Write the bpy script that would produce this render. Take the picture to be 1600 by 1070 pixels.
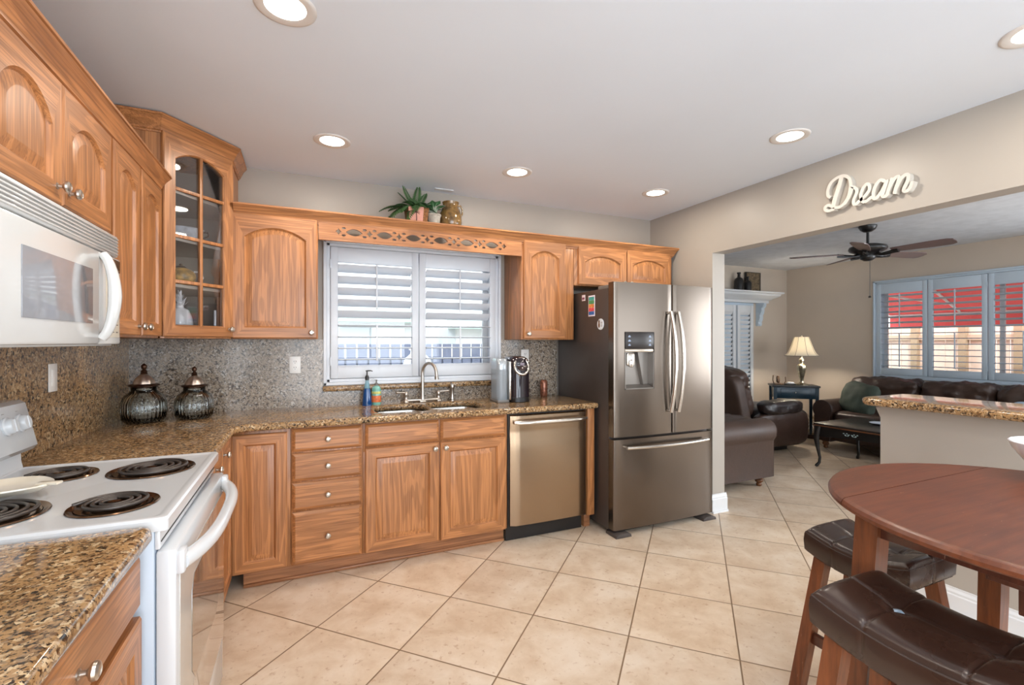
import bpy, bmesh, math, random
from mathutils import Vector, Matrix, noise
PI = math.pi
R = math.radians
for o in list(bpy.data.objects):
    bpy.data.objects.remove(o, do_unlink=True)
SC = bpy.context.scene
COL = SC.collection

# ------------------------------------------------------------------ camera
cam_d = bpy.data.cameras.new('camera')
cam_d.sensor_width = 36.0
cam_d.lens = 736.4 / 1600 * 36.0
cam_d.clip_start = 0.02
cam = bpy.data.objects.new('camera', cam_d)
COL.objects.link(cam)
cam.location = (0, 0, 1.35)
cam.rotation_euler = (R(90), 0, R(-23.9))
SC.camera = cam

# ------------------------------------------------------------------ world, sun, fill lamps, exposure
W = bpy.data.worlds.new('world')
SC.world = W
W.use_nodes = True
nt = W.node_tree
bg = nt.nodes['Background']
bg.inputs[0].default_value = (0.86, 0.93, 1.0, 1)
bg.inputs[1].default_value = 5.0

def light(name, kind, loc, rot, power, color=(1, 1, 1), size=None, sy=None, spread=None):
    d = bpy.data.lights.new(name, kind)
    d.energy = power
    d.color = color
    if kind == 'AREA':
        d.size = size
        if sy:
            d.shape = 'RECTANGLE'
            d.size_y = sy
        else:
            d.shape = 'DISK'
        if spread:
            d.spread = spread
    if kind == 'SUN':
        d.angle = R(1.5)
    if kind == 'POINT':
        d.shadow_soft_size = size
    o = bpy.data.objects.new(name, d)
    COL.objects.link(o)
    o.location = loc
    o.rotation_euler = rot
    return o

sun = light('sun', 'SUN', (0, 0, 8), (0, 0, 0), 3.2, (1.0, 0.95, 0.88))
sun.rotation_euler = Vector((0.62, 0.52, -0.95)).to_track_quat('-Z', 'Y').to_euler()
# added unseen fill lamps: behind the camera, at left rear, in the living room
light('patio_daylight', 'AREA', (1.2, -2.78, 1.2), (R(90), 0, 0), 46, (0.76, 0.88, 1.0), 3.0, 2.1)
light('side_door_daylight', 'AREA', (-.98, -1.75, 1.15), (0, R(-90), 0), 100, (0.76, 0.88, 1.0), 2.1, 1.5)  # fill lamp set in an opening added for it
light('living_daylight', 'AREA', (6.98, 0.0, 1.45), (0, R(90), 0), 120, (0.84, 0.92, 1.0), 1.5, 2.2)  # added fill lamp standing in front of a solid wall

SC.view_settings.view_transform = 'Standard'
SC.view_settings.look = 'None'
SC.view_settings.exposure = 0.0
SC.view_settings.gamma = 1.0
SC.view_settings.use_curve_mapping = False
SC.cycles.use_denoising = True
SC.cycles.max_bounces = 9
SC.cycles.diffuse_bounces = 5
SC.cycles.glossy_bounces = 5
SC.cycles.transmission_bounces = 8
SC.cycles.transparent_max_bounces = 16
SC.cycles.caustics_reflective = False
SC.cycles.caustics_refractive = False
SC.cycles.sample_clamp_indirect = 6.0

LAMP_W, LAMP_C = 6.2, (1.0, 0.89, 0.76)
CEIL = 2.49
BACK = 3.51
LEFT = -0.97
RIGHT = 2.97

# ------------------------------------------------------------------ materials
class NT:
    def __init__(s, name):
        s.m = bpy.data.materials.new(name)
        s.m.use_nodes = True
        s.t = s.m.node_tree
        s.b = s.t.nodes['Principled BSDF']
    def n(s, typ, **kw):
        nd = s.t.nodes.new(typ)
        for k, v in kw.items():
            setattr(nd, k, v)
        return nd
    def l(s, a, b):
        s.t.links.new(a, b)
    def coords(s, scale=(1, 1, 1), which='Object', rnd=0.0, rot=(0, 0, 0)):
        tc = s.n('ShaderNodeTexCoord')
        mp = s.n('ShaderNodeMapping')
        mp.inputs['Scale'].default_value = scale
        mp.inputs['Rotation'].default_value = rot
        src = tc.outputs[which]
        if rnd:
            oi = s.n('ShaderNodeObjectInfo')
            ml = s.n('ShaderNodeMath', operation='MULTIPLY')
            ml.inputs[1].default_value = rnd
            s.l(oi.outputs['Random'], ml.inputs[0])
            ad = s.n('ShaderNodeVectorMath', operation='ADD')
            s.l(src, ad.inputs[0])
            s.l(ml.outputs[0], ad.inputs[1])
            src = ad.outputs[0]
        s.l(src, mp.inputs['Vector'])
        return mp.outputs[0]
    def noise(s, vec, scale, detail=3, rough=0.5, dist=0.0):
        nd = s.n('ShaderNodeTexNoise')
        nd.inputs['Scale'].default_value = scale
        nd.inputs['Detail'].default_value = detail
        nd.inputs['Roughness'].default_value = rough
        nd.inputs['Distortion'].default_value = dist
        s.l(vec, nd.inputs['Vector'])
        return nd.outputs['Fac']
    def ramp(s, fac, stops, interp='LINEAR'):
        nd = s.n('ShaderNodeValToRGB')
        cr = nd.color_ramp
        cr.interpolation = interp
        while len(cr.elements) < len(stops):
            cr.elements.new(0.5)
        for e, (p, c) in zip(cr.elements, stops):
            e.position = p
            e.color = (*c, 1) if len(c) == 3 else c
        s.l(fac, nd.inputs[0])
        return nd.outputs[0]
    def mix(s, fac, a, b, mode='MIX'):
        nd = s.n('ShaderNodeMix', data_type='RGBA', blend_type=mode)
        for i, v in ((0, fac), (6, a), (7, b)):
            if isinstance(v, (int, float)):
                nd.inputs[i].default_value = v
            elif isinstance(v, tuple):
                nd.inputs[i].default_value = (*v, 1)
            else:
                s.l(v, nd.inputs[i])
        return nd.outputs[2]
    def bump(s, h, strength=0.2, dist=0.002):
        nd = s.n('ShaderNodeBump')
        nd.inputs['Strength'].default_value = strength
        nd.inputs['Distance'].default_value = dist
        s.l(h, nd.inputs['Height'])
        s.l(nd.outputs[0], s.b.inputs['Normal'])
    def set(s, **kw):
        names = {'rough': 'Roughness', 'metal': 'Metallic', 'spec': 'Specular IOR Level', 'coat': 'Coat Weight',
                 'coatr': 'Coat Roughness', 'trans': 'Transmission Weight', 'ior': 'IOR', 'alpha': 'Alpha',
                 'sheen': 'Sheen Weight', 'aniso': 'Anisotropic'}
        for k, v in kw.items():
            i = s.b.inputs[names[k]]
            if isinstance(v, (int, float)):
                i.default_value = v
            else:
                s.l(v, i)
        return s
    def color(s, c):
        i = s.b.inputs['Base Color']
        if isinstance(c, tuple):
            i.default_value = (*c, 1)
        else:
            s.l(c, i)
        return s

def srgb(r, g, b):
    f = lambda v: ((v / 255 + 0.055) / 1.055) ** 2.4 if v > 10 else v / 255 / 12.92
    return (f(r), f(g), f(b))

def plain(name, col, rough=0.5, var=0.06, scale=8, bump=0.0, bscale=60, **kw):
    a = NT(name)
    v = a.coords()
    n = a.noise(v, scale, 3)
    d = tuple(max(0, c * (1 - var)) for c in col)
    u = tuple(min(1, c * (1 + var)) for c in col)
    a.color(a.ramp(n, [(0.3, d), (0.7, u)]))
    a.set(rough=rough, **kw)
    if bump:
        a.bump(a.noise(v, bscale, 4), bump)
    return a.m

def emit(name, col, strength):
    a = NT(name)
    a.color((0.8, 0.8, 0.8))
    a.b.inputs['Emission Color'].default_value = (*col, 1)
    a.b.inputs['Emission Strength'].default_value = strength
    return a.m

def oak(name, axis, base=(184, 126, 78), dark=(120, 74, 40), rough=0.36):
    a = NT(name)
    sc = {'z': (1, 1, .11), 'x': (.11, 1, 1), 'y': (1, .11, 1)}[axis]
    v = a.coords(sc, rnd=37.0)
    big = a.noise(v, 4.6, 3, 0.5, 0.5)
    wv = a.n('ShaderNodeMath', operation='MULTIPLY')
    wv.inputs[1].default_value = 78
    a.l(big, wv.inputs[0])
    sn = a.n('ShaderNodeMath', operation='SINE')
    a.l(wv.outputs[0], sn.inputs[0])
    rings = a.ramp(sn.outputs[0], [(0.0, (0, 0, 0)), (0.55, (1, 1, 1))])
    sc2 = {'z': (1, 1, .02), 'x': (.02, 1, 1), 'y': (1, .02, 1)}[axis]
    v2 = a.coords(sc2, rnd=37.0)
    pores = a.noise(v2, 190, 2, 0.6)
    tone = a.noise(a.coords((1, 1, 1), rnd=53.0), 1.7, 2)
    b = srgb(*base)
    dk = srgb(*dark)
    c1 = a.mix(rings, tuple(x * 0.66 + y * 0.34 for x, y in zip(b, dk)), tuple(min(1, x * 1.06) for x in b))
    pm = a.ramp(pores, [(0.36, (1, 1, 1)), (0.52, (0, 0, 0))])
    c2 = a.mix(a_scale(a, pm, 0.62), c1, dk)
    tn = a.ramp(tone, [(0.3, (0.86, 0.84, 0.82)), (0.7, (1.08, 1.06, 1.05))])
    a.color(a.mix(1.0, c2, tn, 'MULTIPLY'))
    a.set(rough=rough, coat=0.15, coatr=0.25)
    a.bump(pores, 0.12, 0.001)
    return a.m

def a_scale(a, sock, k):
    m = a.n('ShaderNodeMath', operation='MULTIPLY')
    m.inputs[1].default_value = k
    a.l(sock, m.inputs[0])
    return m.outputs[0]

def granite(name, tint, rough=0.12, k=1.0):
    a = NT(name)
    v = a.coords((1, 1, 1))
    d = a.n('ShaderNodeTexNoise')
    d.inputs['Scale'].default_value = 30
    a.l(v, d.inputs['Vector'])
    ad = a.n('ShaderNodeVectorMath', operation='MULTIPLY_ADD')
    ad.inputs[1].default_value = (0.02, 0.02, 0.02)
    a.l(d.outputs['Color'], ad.inputs[0])
    a.l(v, ad.inputs[2])
    vo = a.n('ShaderNodeTexVoronoi')
    vo.inputs['Scale'].default_value = 95 * k
    a.l(ad.outputs[0], vo.inputs['Vector'])
    sep = a.n('ShaderNodeSeparateColor')
    a.l(vo.outputs['Color'], sep.inputs[0])
    base = a.ramp(sep.outputs[0], [(0.0, tint[0]), (0.2, tint[1]), (0.42, tint[2]), (0.68, tint[3]), (0.88, tint[4])], 'CONSTANT')
    n1 = a.noise(v, 42 * k, 4, 0.65)
    base = a.mix(a.ramp(n1, [(0.42, (0, 0, 0)), (0.62, (1, 1, 1))]), base, tint[2])
    n2 = a.noise(v, 120 * k, 3, 0.6)
    base = a.mix(a.ramp(n2, [(0.56, (0, 0, 0)), (0.63, (1, 1, 1))]), base, tint[0])
    n3 = a.noise(v, 5, 2)
    base = a.mix(1.0, base, a.ramp(n3, [(0.3, (0.82, 0.82, 0.82)), (0.7, (1.15, 1.12, 1.08))]), 'MULTIPLY')
    a.color(base)
    a.set(rough=rough, spec=0.5)
    return a.m

def steel(name, col, rough, axis='z', metal=1.0):
    a = NT(name)
    sc = {'z': (1, 1, .01), 'x': (.01, 1, 1), 'y': (1, .01, 1)}[axis]
    v = a.coords(sc)
    n = a.noise(v, 350, 2)
    a.color(a.ramp(n, [(0.3, tuple(c * 0.985 for c in col)), (0.7, tuple(min(1, c * 1.015) for c in col))]))
    r = a.n('ShaderNodeMapRange')
    r.inputs[3].default_value = rough * 0.95
    r.inputs[4].default_value = rough * 1.06
    a.l(n, r.inputs[0])
    a.set(metal=metal, rough=r.outputs[0])
    return a.m

def leather(name, col, rough=0.36, crease=0.35):
    a = NT(name)
    v = a.coords((1, 1, 1), rnd=11.0)
    n = a.noise(v, 4, 4, 0.6)
    a.color(a.ramp(n, [(0.3, tuple(c * 0.8 for c in col)), (0.72, tuple(c * 1.2 for c in col))]))
    g = a.noise(v, 16, 5, 0.6, 1.2)
    r = a.n('ShaderNodeMapRange')
    r.inputs[3].default_value = rough * 0.75
    r.inputs[4].default_value = rough * 1.3
    a.l(n, r.inputs[0])
    a.set(rough=r.outputs[0], spec=0.55)
    a.bump(g, crease, 0.012)
    return a.m

def glass(name, tint=(1, 1, 1), refl=0.08):
    a = NT(name)
    tr = a.n('ShaderNodeBsdfTransparent')
    tr.inputs[0].default_value = (*tint, 1)
    gl = a.n('ShaderNodeBsdfGlossy')
    gl.inputs['Roughness'].default_value = 0.02
    fr = a.n('ShaderNodeFresnel')
    fr.inputs[0].default_value = 1.45
    mx = a.n('ShaderNodeMixShader')
    a.l(fr.outputs[0], mx.inputs[0])
    a.l(tr.outputs[0], mx.inputs[1])
    a.l(gl.outputs[0], mx.inputs[2])
    a.l(mx.outputs[0], a.t.nodes['Material Output'].inputs['Surface'])
    return a.m

def tile_mat():
    a = NT('floor_tile')
    # tile pitch .4626 laid at 45 degrees; lattice offset measured from the room
    tc = a.n('ShaderNodeTexCoord')
    mp = a.n('ShaderNodeMapping', vector_type='POINT')
    a.l(tc.outputs['Object'], mp.inputs['Vector'])
    mp.inputs['Rotation'].default_value = (0, 0, R(TILE_ROT))
    mp.inputs['Location'].default_value = (TILE_OX, TILE_OY, 0)
    p = TILE
    sep = a.n('ShaderNodeSeparateXYZ')
    a.l(mp.outputs[0], sep.inputs[0])
    ms = []
    cells = []
    for i in (0, 1):
        dv = a.n('ShaderNodeMath', operation='DIVIDE')
        dv.inputs[1].default_value = p
        a.l(sep.outputs[i], dv.inputs[0])
        fl = a.n('ShaderNodeMath', operation='FLOOR')
        a.l(dv.outputs[0], fl.inputs[0])
        cells.append(fl.outputs[0])
        fr = a.n('ShaderNodeMath', operation='FRACT')
        a.l(dv.outputs[0], fr.inputs[0])
        sb = a.n('ShaderNodeMath', operation='SUBTRACT')
        sb.inputs[1].default_value = 0.5
        a.l(fr.outputs[0], sb.inputs[0])
        ab = a.n('ShaderNodeMath', operation='ABSOLUTE')
        a.l(sb.outputs[0], ab.inputs[0])
        ms.append(ab.outputs[0])
    mx = a.n('ShaderNodeMath', operation='MAXIMUM')
    a.l(ms[0], mx.inputs[0])
    a.l(ms[1], mx.inputs[1])
    grout = a.ramp(mx.outputs[0], [(0.4915, (0, 0, 0)), (0.4945, (1, 1, 1))])
    cb = a.n('ShaderNodeCombineXYZ')
    a.l(cells[0], cb.inputs[0])
    a.l(cells[1], cb.inputs[1])
    wn = a.n('ShaderNodeTexWhiteNoise', noise_dimensions='3D')
    a.l(cb.outputs[0], wn.inputs[0])
    off = a.n('ShaderNodeVectorMath', operation='MULTIPLY_ADD')
    off.inputs[1].default_value = (7, 7, 7)
    a.l(wn.outputs['Color'], off.inputs[0])
    a.l(mp.outputs[0], off.inputs[2])
    n1 = a.noise(off.outputs[0], 5.5, 6, 0.62, 0.3)
    n2 = a.noise(off.outputs[0], 38, 3, 0.6)
    c = a.ramp(n1, [(0.34, srgb(204, 180, 154)), (0.5, srgb(217, 197, 174)), (0.66, srgb(226, 210, 191))])
    c = a.mix(a.ramp(n2, [(0.6, (0, 0, 0)), (0.72, (0.6, 0.6, 0.6))]), c, srgb(178, 142, 112))
    val = a.ramp(wn.outputs['Value'], [(0, (0.95, 0.95, 0.95)), (1, (1.03, 1.02, 1.0))])
    c = a.mix(1.0, c, val, 'MULTIPLY')
    c = a.mix(grout, c, srgb(124, 98, 72))
    a.color(c)
    a.set(rough=0.38, spec=0.42)
    gi = a.n('ShaderNodeMath', operation='SUBTRACT')
    gi.inputs[0].default_value = 1.0
    a.l(grout, gi.inputs[1])
    a.bump(gi.outputs[0], 0.35, 0.002)
    return a.m

TILE = 0.4626
TILE_ROT, TILE_OX, TILE_OY = 45.0, 0.605 * TILE, -0.79 * TILE

M = {}
M['tile'] = tile_mat()
M['wall'] = plain('wall_paint', srgb(167, 159, 149), 0.42, 0.02, 3, 0.05, 180)
M['ceiling'] = plain('ceiling_paint', srgb(226, 235, 246), 0.6, 0.012, 2)
M['living_ceiling'] = plain('living_ceiling_plaster', srgb(200, 202, 206), 0.7, 0.08, 9, 0.6, 22)
M['living_wall'] = plain('living_wall_paint', srgb(200, 186, 170), 0.55, 0.02, 3)
M['white_trim'] = plain('white_trim_paint', srgb(216, 217, 218), 0.32, 0.015, 4)
M['shutter'] = plain('shutter_paint', srgb(214, 219, 226), 0.35, 0.01, 4)
M['shutter_blue'] = plain('shutter_bluish_white', srgb(196, 210, 222), 0.35, 0.01, 4)
M['oak_v'] = oak('oak_vertical_grain', 'z')
M['oak_h'] = oak('oak_horizontal_grain', 'x')
M['oak_kick'] = oak('oak_toe_kick', 'x', (170, 118, 80), (120, 76, 46))
M['oak_in'] = plain('cabinet_interior_laminate', srgb(168, 158, 148), 0.5, 0.04, 5)
TN = [srgb(44, 34, 26), srgb(112, 82, 54), srgb(166, 132, 92), srgb(206, 182, 146), srgb(136, 116, 94)]
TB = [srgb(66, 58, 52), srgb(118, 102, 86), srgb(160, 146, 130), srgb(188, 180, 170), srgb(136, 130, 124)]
M['granite'] = granite('granite_gold_brown', TN, 0.1, 1.25)
M['granite_left'] = granite('granite_gold_brown_wall', [srgb(48, 36, 26), srgb(116, 88, 60), srgb(166, 134, 96), srgb(200, 174, 136), srgb(140, 120, 98)], 0.22, 1.1)
M['granite_grey'] = granite('granite_grey_brown_wall', TB, 0.16, 1.15)  # counter stone again, with blue-grey reflection put into the colour
M['steel'] = steel('brushed_steel', srgb(176, 164, 150), 0.27, 'x')
M['steel_v'] = steel('brushed_steel_vertical', srgb(116, 106, 97), 0.24, 'x')
M['steel_dw'] = steel('brushed_steel_dishwasher', srgb(166, 144, 120), 0.26, 'x')
M['steel_lt'] = steel('polished_steel', srgb(214, 208, 200), 0.2, 'z')
M['nickel'] = steel('satin_nickel', srgb(196, 188, 178), 0.28, 'z')
M['sink'] = steel('sink_steel', srgb(200, 196, 190), 0.25, 'x')
M['fridge_side'] = plain('fridge_side_grey', srgb(96, 88, 84), 0.4, 0.05, 6, metal=0.7)
M['dark_plastic'] = plain('black_plastic', srgb(30, 28, 28), 0.35, 0.1, 20)
M['grey_plastic'] = plain('grey_plastic', srgb(120, 116, 112), 0.35, 0.05, 20)
M['rubber'] = plain('grey_rubber', srgb(70, 62, 58), 0.6, 0.1, 20)
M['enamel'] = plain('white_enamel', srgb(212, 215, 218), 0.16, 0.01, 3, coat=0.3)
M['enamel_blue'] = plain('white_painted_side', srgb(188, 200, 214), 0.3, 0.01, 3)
M['cream'] = plain('cream_plastic', srgb(208, 209, 208), 0.2, 0.01, 4, coat=0.3)
M['cream_panel'] = plain('cream_keypad', srgb(214, 206, 188), 0.3, 0.02, 4)
M['grill'] = plain('vent_grey', srgb(160, 160, 158), 0.5, 0.1, 4)
M['micro_glass'] = plain('microwave_window', srgb(148, 150, 156), 0.1, 0.03, 3, coat=0.5, coatr=0.03)
M['oven_glass'] = plain('white_oven_glass', srgb(184, 178, 170), 0.06, 0.01, 3, coat=1.0, coatr=0.02)
M['oven_window'] = plain('oven_window_grey', srgb(128, 118, 108), 0.06, 0.03, 3, coat=1.0, coatr=0.02)
M['coil'] = plain('burner_coil_black', srgb(84, 78, 74), 0.34, 0.1, 20, metal=0.6)
M['chrome_pan'] = plain('brown_chrome_drip_pan', srgb(120, 92, 70), 0.15, 0.15, 12, metal=0.9)
M['lens'] = emit('ceiling_light_lens', (1.0, 0.93, 0.82), 9)
M['trim_ring'] = plain('light_trim', srgb(222, 218, 214), 0.4, 0.02, 5)
M['leather'] = leather('dark_brown_leather', srgb(64, 46, 38), 0.36, 0.35)
M['leather_black'] = leather('near_black_leather', srgb(46, 38, 36), 0.3, 0.5)
M['leather_side'] = leather('brown_leather_panel', srgb(68, 50, 41), 0.5, 0.12)
M['stool_leather'] = leather('stool_bonded_leather', srgb(48, 31, 24), 0.27, 0.0)
for _n in M['stool_leather'].node_tree.nodes:
    if _n.type == 'BUMP':
        _n.inputs['Strength'].default_value = 0.05
        _n.inputs['Distance'].default_value = 0.003
M['seam'] = plain('leather_seam', srgb(52, 38, 34), 0.5, 0.1, 20)
M['button_worn'] = plain('worn_blue_grey_button', srgb(150, 168, 184), 0.4, 0.3, 160)
M['foot'] = plain('turned_wood_foot', srgb(112, 72, 42), 0.3, 0.3, 25)
M['glassp'] = glass('window_glass')
M['glassj'] = None
M['white_ceramic'] = plain('white_ceramic', srgb(232, 232, 236), 0.15, 0.01, 4, coat=0.4)
M['black'] = plain('black_paint', srgb(28, 26, 26), 0.35, 0.1, 12)
M['teal'] = plain('dark_teal_paint', srgb(26, 52, 66), 0.3, 0.15, 10)
M['green_cloth'] = plain('grey_green_fabric', srgb(62, 72, 62), 0.75, 0.25, 6, 0.3, 14)
M['outlet'] = plain('outlet_white', srgb(238, 236, 232), 0.3, 0.01, 4)
M['slot'] = plain('outlet_slot', srgb(60, 56, 52), 0.5, 0.05, 4)

def cherry(name, axis, base, dark, rough):
    a = NT(name)
    sc = {'z': (1, 1, .06), 'x': (.08, 1, 1), 'y': (1, .08, 1)}[axis]
    v = a.coords(sc, rnd=19)
    n = a.noise(v, 60, 4, 0.6, 0.4)
    n2 = a.noise(a.coords((1, 1, 1), rnd=7), 3.2, 4, 0.6)
    c = a.ramp(n, [(0.3, srgb(*dark)), (0.7, srgb(*base))])
    c = a.mix(1.0, c, a.ramp(n2, [(0.3, (0.78, 0.76, 0.74)), (0.7, (1.12, 1.1, 1.08))]), 'MULTIPLY')
    sc3 = a.noise(a.coords((1.5, 9, 1), rot=(0, 0, .5)), 26, 2, 0.7)
    c = a.mix(a.ramp(sc3, [(0.72, (0, 0, 0)), (0.76, (0.5, 0.5, 0.5))]), c, srgb(214, 168, 140))
    a.color(c)
    a.set(rough=rough, coat=0.08, coatr=0.2)
    return a.m
M['table'] = cherry('cherry_table_top', 'x', (116, 62, 36), (90, 44, 24), 0.34)
M['table_edge'] = cherry('cherry_table_edge', 'x', (120, 60, 38), (84, 40, 26), 0.22)
M['stool_wood'] = cherry('stool_wood', 'z', (128, 72, 38), (88, 46, 24), 0.34)
M['dark_wood'] = cherry('dark_cherry', 'z', (100, 56, 40), (66, 36, 26), 0.3)

# ------------------------------------------------------------------ mesh helpers
class B:
    def __init__(s):
        s.bm = bmesh.new()
    def _add(s, verts, faces, mi=0, mat=None):
        vs = [s.bm.verts.new(mat @ Vector(v) if mat else Vector(v)) for v in verts]
        out = []
        for f in faces:
            try:
                fc = s.bm.faces.new([vs[i] for i in f])
                fc.material_index = mi if isinstance(mi, int) else 0
                out.append(fc)
            except ValueError:
                pass
        return vs, out
    def box(s, x0, x1, y0, y1, z0, z1, bev=0.0, mi=0, mat=None, seg=2):
        v = [(x, y, z) for z in (z0, z1) for y in (y0, y1) for x in (x0, x1)]
        f = [(0, 2, 3, 1), (4, 5, 7, 6), (0, 1, 5, 4), (2, 6, 7, 3), (0, 4, 6, 2), (1, 3, 7, 5)]
        vs, fs = s._add(v, f, mi, mat)
        if bev > 0:
            es = list({e for fc in fs for e in fc.edges})
            bmesh.ops.bevel(s.bm, geom=es, offset=bev, segments=seg, affect='EDGES', profile=0.5, material=mi)
        return s
    def loft(s, rings, closed=True, cap0=True, cap1=True, mi=0, mat=None):
        n = len(rings[0])
        vs = [[s.bm.verts.new(mat @ Vector(p) if mat else Vector(p)) for p in r] for r in rings]
        for a, b in zip(vs, vs[1:]):
            for i in range(n if closed else n - 1):
                j = (i + 1) % n
                try:
                    fc = s.bm.faces.new((a[i], a[j], b[j], b[i]))
                    fc.material_index = mi
                except ValueError:
                    pass
        for c, r, rev in ((cap0, vs[0], True), (cap1, vs[-1], False)):
            if c:
                try:
                    fc = s.bm.faces.new(r[::-1] if rev else r)
                    fc.material_index = mi
                except ValueError:
                    pass
        return s
    def lathe(s, prof, c=(0, 0, 0), seg=24, mi=0, mat=None, wob=None):
        rings = []
        for r, z in prof:
            ring = []
            for i in range(seg):
                t = 2 * PI * i / seg
                rr = max(r, 1e-5) * (wob(t, z) if wob else 1)
                ring.append((c[0] + rr * math.cos(t), c[1] + rr * math.sin(t), c[2] + z))
            rings.append(ring)
        return s.loft(rings, True, True, True, mi, mat)
    def tube(s, pts, rad, seg=10, mi=0, mat=None, closed=False, flat=1.0):
        pts = [Vector(p) for p in pts]
        n = len(pts)
        rings = []
        up = None
        for i, p in enumerate(pts):
            if closed:
                t = (pts[(i + 1) % n] - pts[i - 1])
            else:
                t = pts[min(i + 1, n - 1)] - pts[max(i - 1, 0)]
            t.normalize()
            if up is None:
                up = t.orthogonal().normalized()
            up = (up - t * up.dot(t))
            if up.length < 1e-6:
                up = t.orthogonal()
            up.normalize()
            sd = t.cross(up)
            r = rad[i] if isinstance(rad, (list, tuple)) else rad
            rings.append([p + (up * math.cos(2 * PI * k / seg) + sd * math.sin(2 * PI * k / seg) * flat) * r for k in range(seg)])
        if closed:
            rings.append(rings[0])
        return s.loft(rings, True, not closed, not closed, mi, mat)
    def prism(s, outline, d, mi=0, mat=None, bev=0.0):
        """outline: list of (x, z); extruded along y from 0 to d"""
        n = len(outline)
        a = [(x, 0, z) for x, z in outline]
        b = [(x, d, z) for x, z in outline]
        v = a + b
        f = [tuple(range(n))[::-1], tuple(range(n, 2 * n))] + [(i, (i + 1) % n, n + (i + 1) % n, n + i) for i in range(n)]
        vs, fs = s._add(v, f, mi, mat)
        if bev:
            es = [e for fc in fs[:2] for e in fc.edges]
            bmesh.ops.bevel(s.bm, geom=es, offset=bev, segments=2, affect='EDGES', profile=0.5, material=mi)
        return s
    def cyl(s, p0, p1, r, seg=16, mi=0, r1=None):
        p0 = Vector(p0); p1 = Vector(p1)
        return s.tube([p0, p1], [r, r if r1 is None else r1], seg, mi)
    def sphere(s, c, r, seg=14, mi=0, sc=(1, 1, 1)):
        rings = []
        n = max(6, seg // 2)
        for i in range(n + 1):
            t = PI * i / n
            rr = max(math.sin(t), 1e-4) * r
            rings.append([(c[0] + rr * math.cos(2 * PI * k / seg) * sc[0], c[1] + rr * math.sin(2 * PI * k / seg) * sc[1], c[2] - math.cos(t) * r * sc[2]) for k in range(seg)])
        return s.loft(rings, True, True, True, mi)
    def cushion(s, cx, cy, cz, sx, sy, sz, e=0.35, n=14, wr=0.0, wf=6.0, seed=0, mi=0, mat=None, crown=0.0):
        """soft block: cube faces pushed towards a superellipsoid, with wrinkles"""
        pts = {}
        def vert(p):
            k = tuple(round(q, 5) for q in p)
            if k not in pts:
                v = Vector(p)
                q = 2.0 / e
                L = (abs(v.x) ** q + abs(v.y) ** q + abs(v.z) ** q) ** (1 / q)
                v = v / L
                w = Vector((v.x * sx, v.y * sy, v.z * sz))
                if crown:
                    w.z += crown * (1 - v.x ** 2) * (1 - v.y ** 2) * (1 if v.z > 0 else 0)
                if wr:
                    nn = noise.fractal(Vector((w.x * wf + seed, w.y * wf + seed * 2.1, w.z * wf)), 0.7, 2.1, 4)
                    w += v.normalized() * nn * wr
                w += Vector((cx, cy, cz))
                pts[k] = s.bm.verts.new(mat @ w if mat else w)
            return pts[k]
        for ax in range(3):
            for sg in (-1, 1):
                for i in range(n):
                    for j in range(n):
                        q = []
                        for di, dj in ((0, 0), (1, 0), (1, 1), (0, 1)):
                            a = -1 + 2 * (i + di) / n
                            b = -1 + 2 * (j + dj) / n
                            p = [0, 0, 0]
                            p[ax] = sg
                            p[(ax + 1) % 3] = a
                            p[(ax + 2) % 3] = b
                            q.append(vert(p))
                        if sg < 0:
                            q.reverse()
                        try:
                            fc = s.bm.faces.new(q)
                            fc.material_index = mi
                        except ValueError:
                            pass
        return s
    def mesh(s, name, ang=38):
        bmesh.ops.remove_doubles(s.bm, verts=s.bm.verts, dist=1e-6)
        bmesh.ops.recalc_face_normals(s.bm, faces=s.bm.faces)
        me = bpy.data.meshes.new(name)
        s.bm.to_mesh(me)
        s.bm.free()
        me.shade_smooth()
        me.set_sharp_from_angle(angle=R(ang))
        return me

def obj(name, b, mats, parent=None, ang=38, loc=None, rot=None, kind=None, label=None):
    me = b.mesh(name, ang) if isinstance(b, B) else b
    if not isinstance(mats, (list, tuple)):
        mats = [mats]
    if not me.materials:
        for m in mats:
            me.materials.append(M[m] if isinstance(m, str) else m)
    o = bpy.data.objects.new(name, me)
    COL.objects.link(o)
    if parent:
        o.parent = parent
    if loc:
        o.location = loc
    if rot:
        o.rotation_euler = rot
    if kind:
        o['kind'] = kind
    if label:
        o['label'] = label
    return o

def thing(name, label, cat, loc=(0, 0, 0), rotz=0, group=None):
    o = bpy.data.objects.new(name, None)
    COL.objects.link(o)
    o.empty_display_size = 0.1
    o.location = loc
    o.rotation_euler = (0, 0, rotz)
    o['label'] = label
    o['category'] = cat
    if group:
        o['group'] = group
    return o

def tag(o, label, cat, group=None):
    o['label'] = label
    o['category'] = cat
    if group:
        o['group'] = group
    return o

def struct(name, b, mats, **kw):
    return obj(name, b, mats, kind='structure', **kw)

def dup(root, loc, rotz=None, label=None, rename=None):
    r = root.copy()
    COL.objects.link(r)
    r.location = loc
    if rotz is not None:
        r.rotation_euler = (0, 0, rotz)
    if label:
        r['label'] = label
    for ch in list(root.children):
        c = ch.copy()
        COL.objects.link(c)
        c.parent = r
        for g in ch.children:
            d = g.copy()
            COL.objects.link(d)
            d.parent = c
    return r

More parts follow.
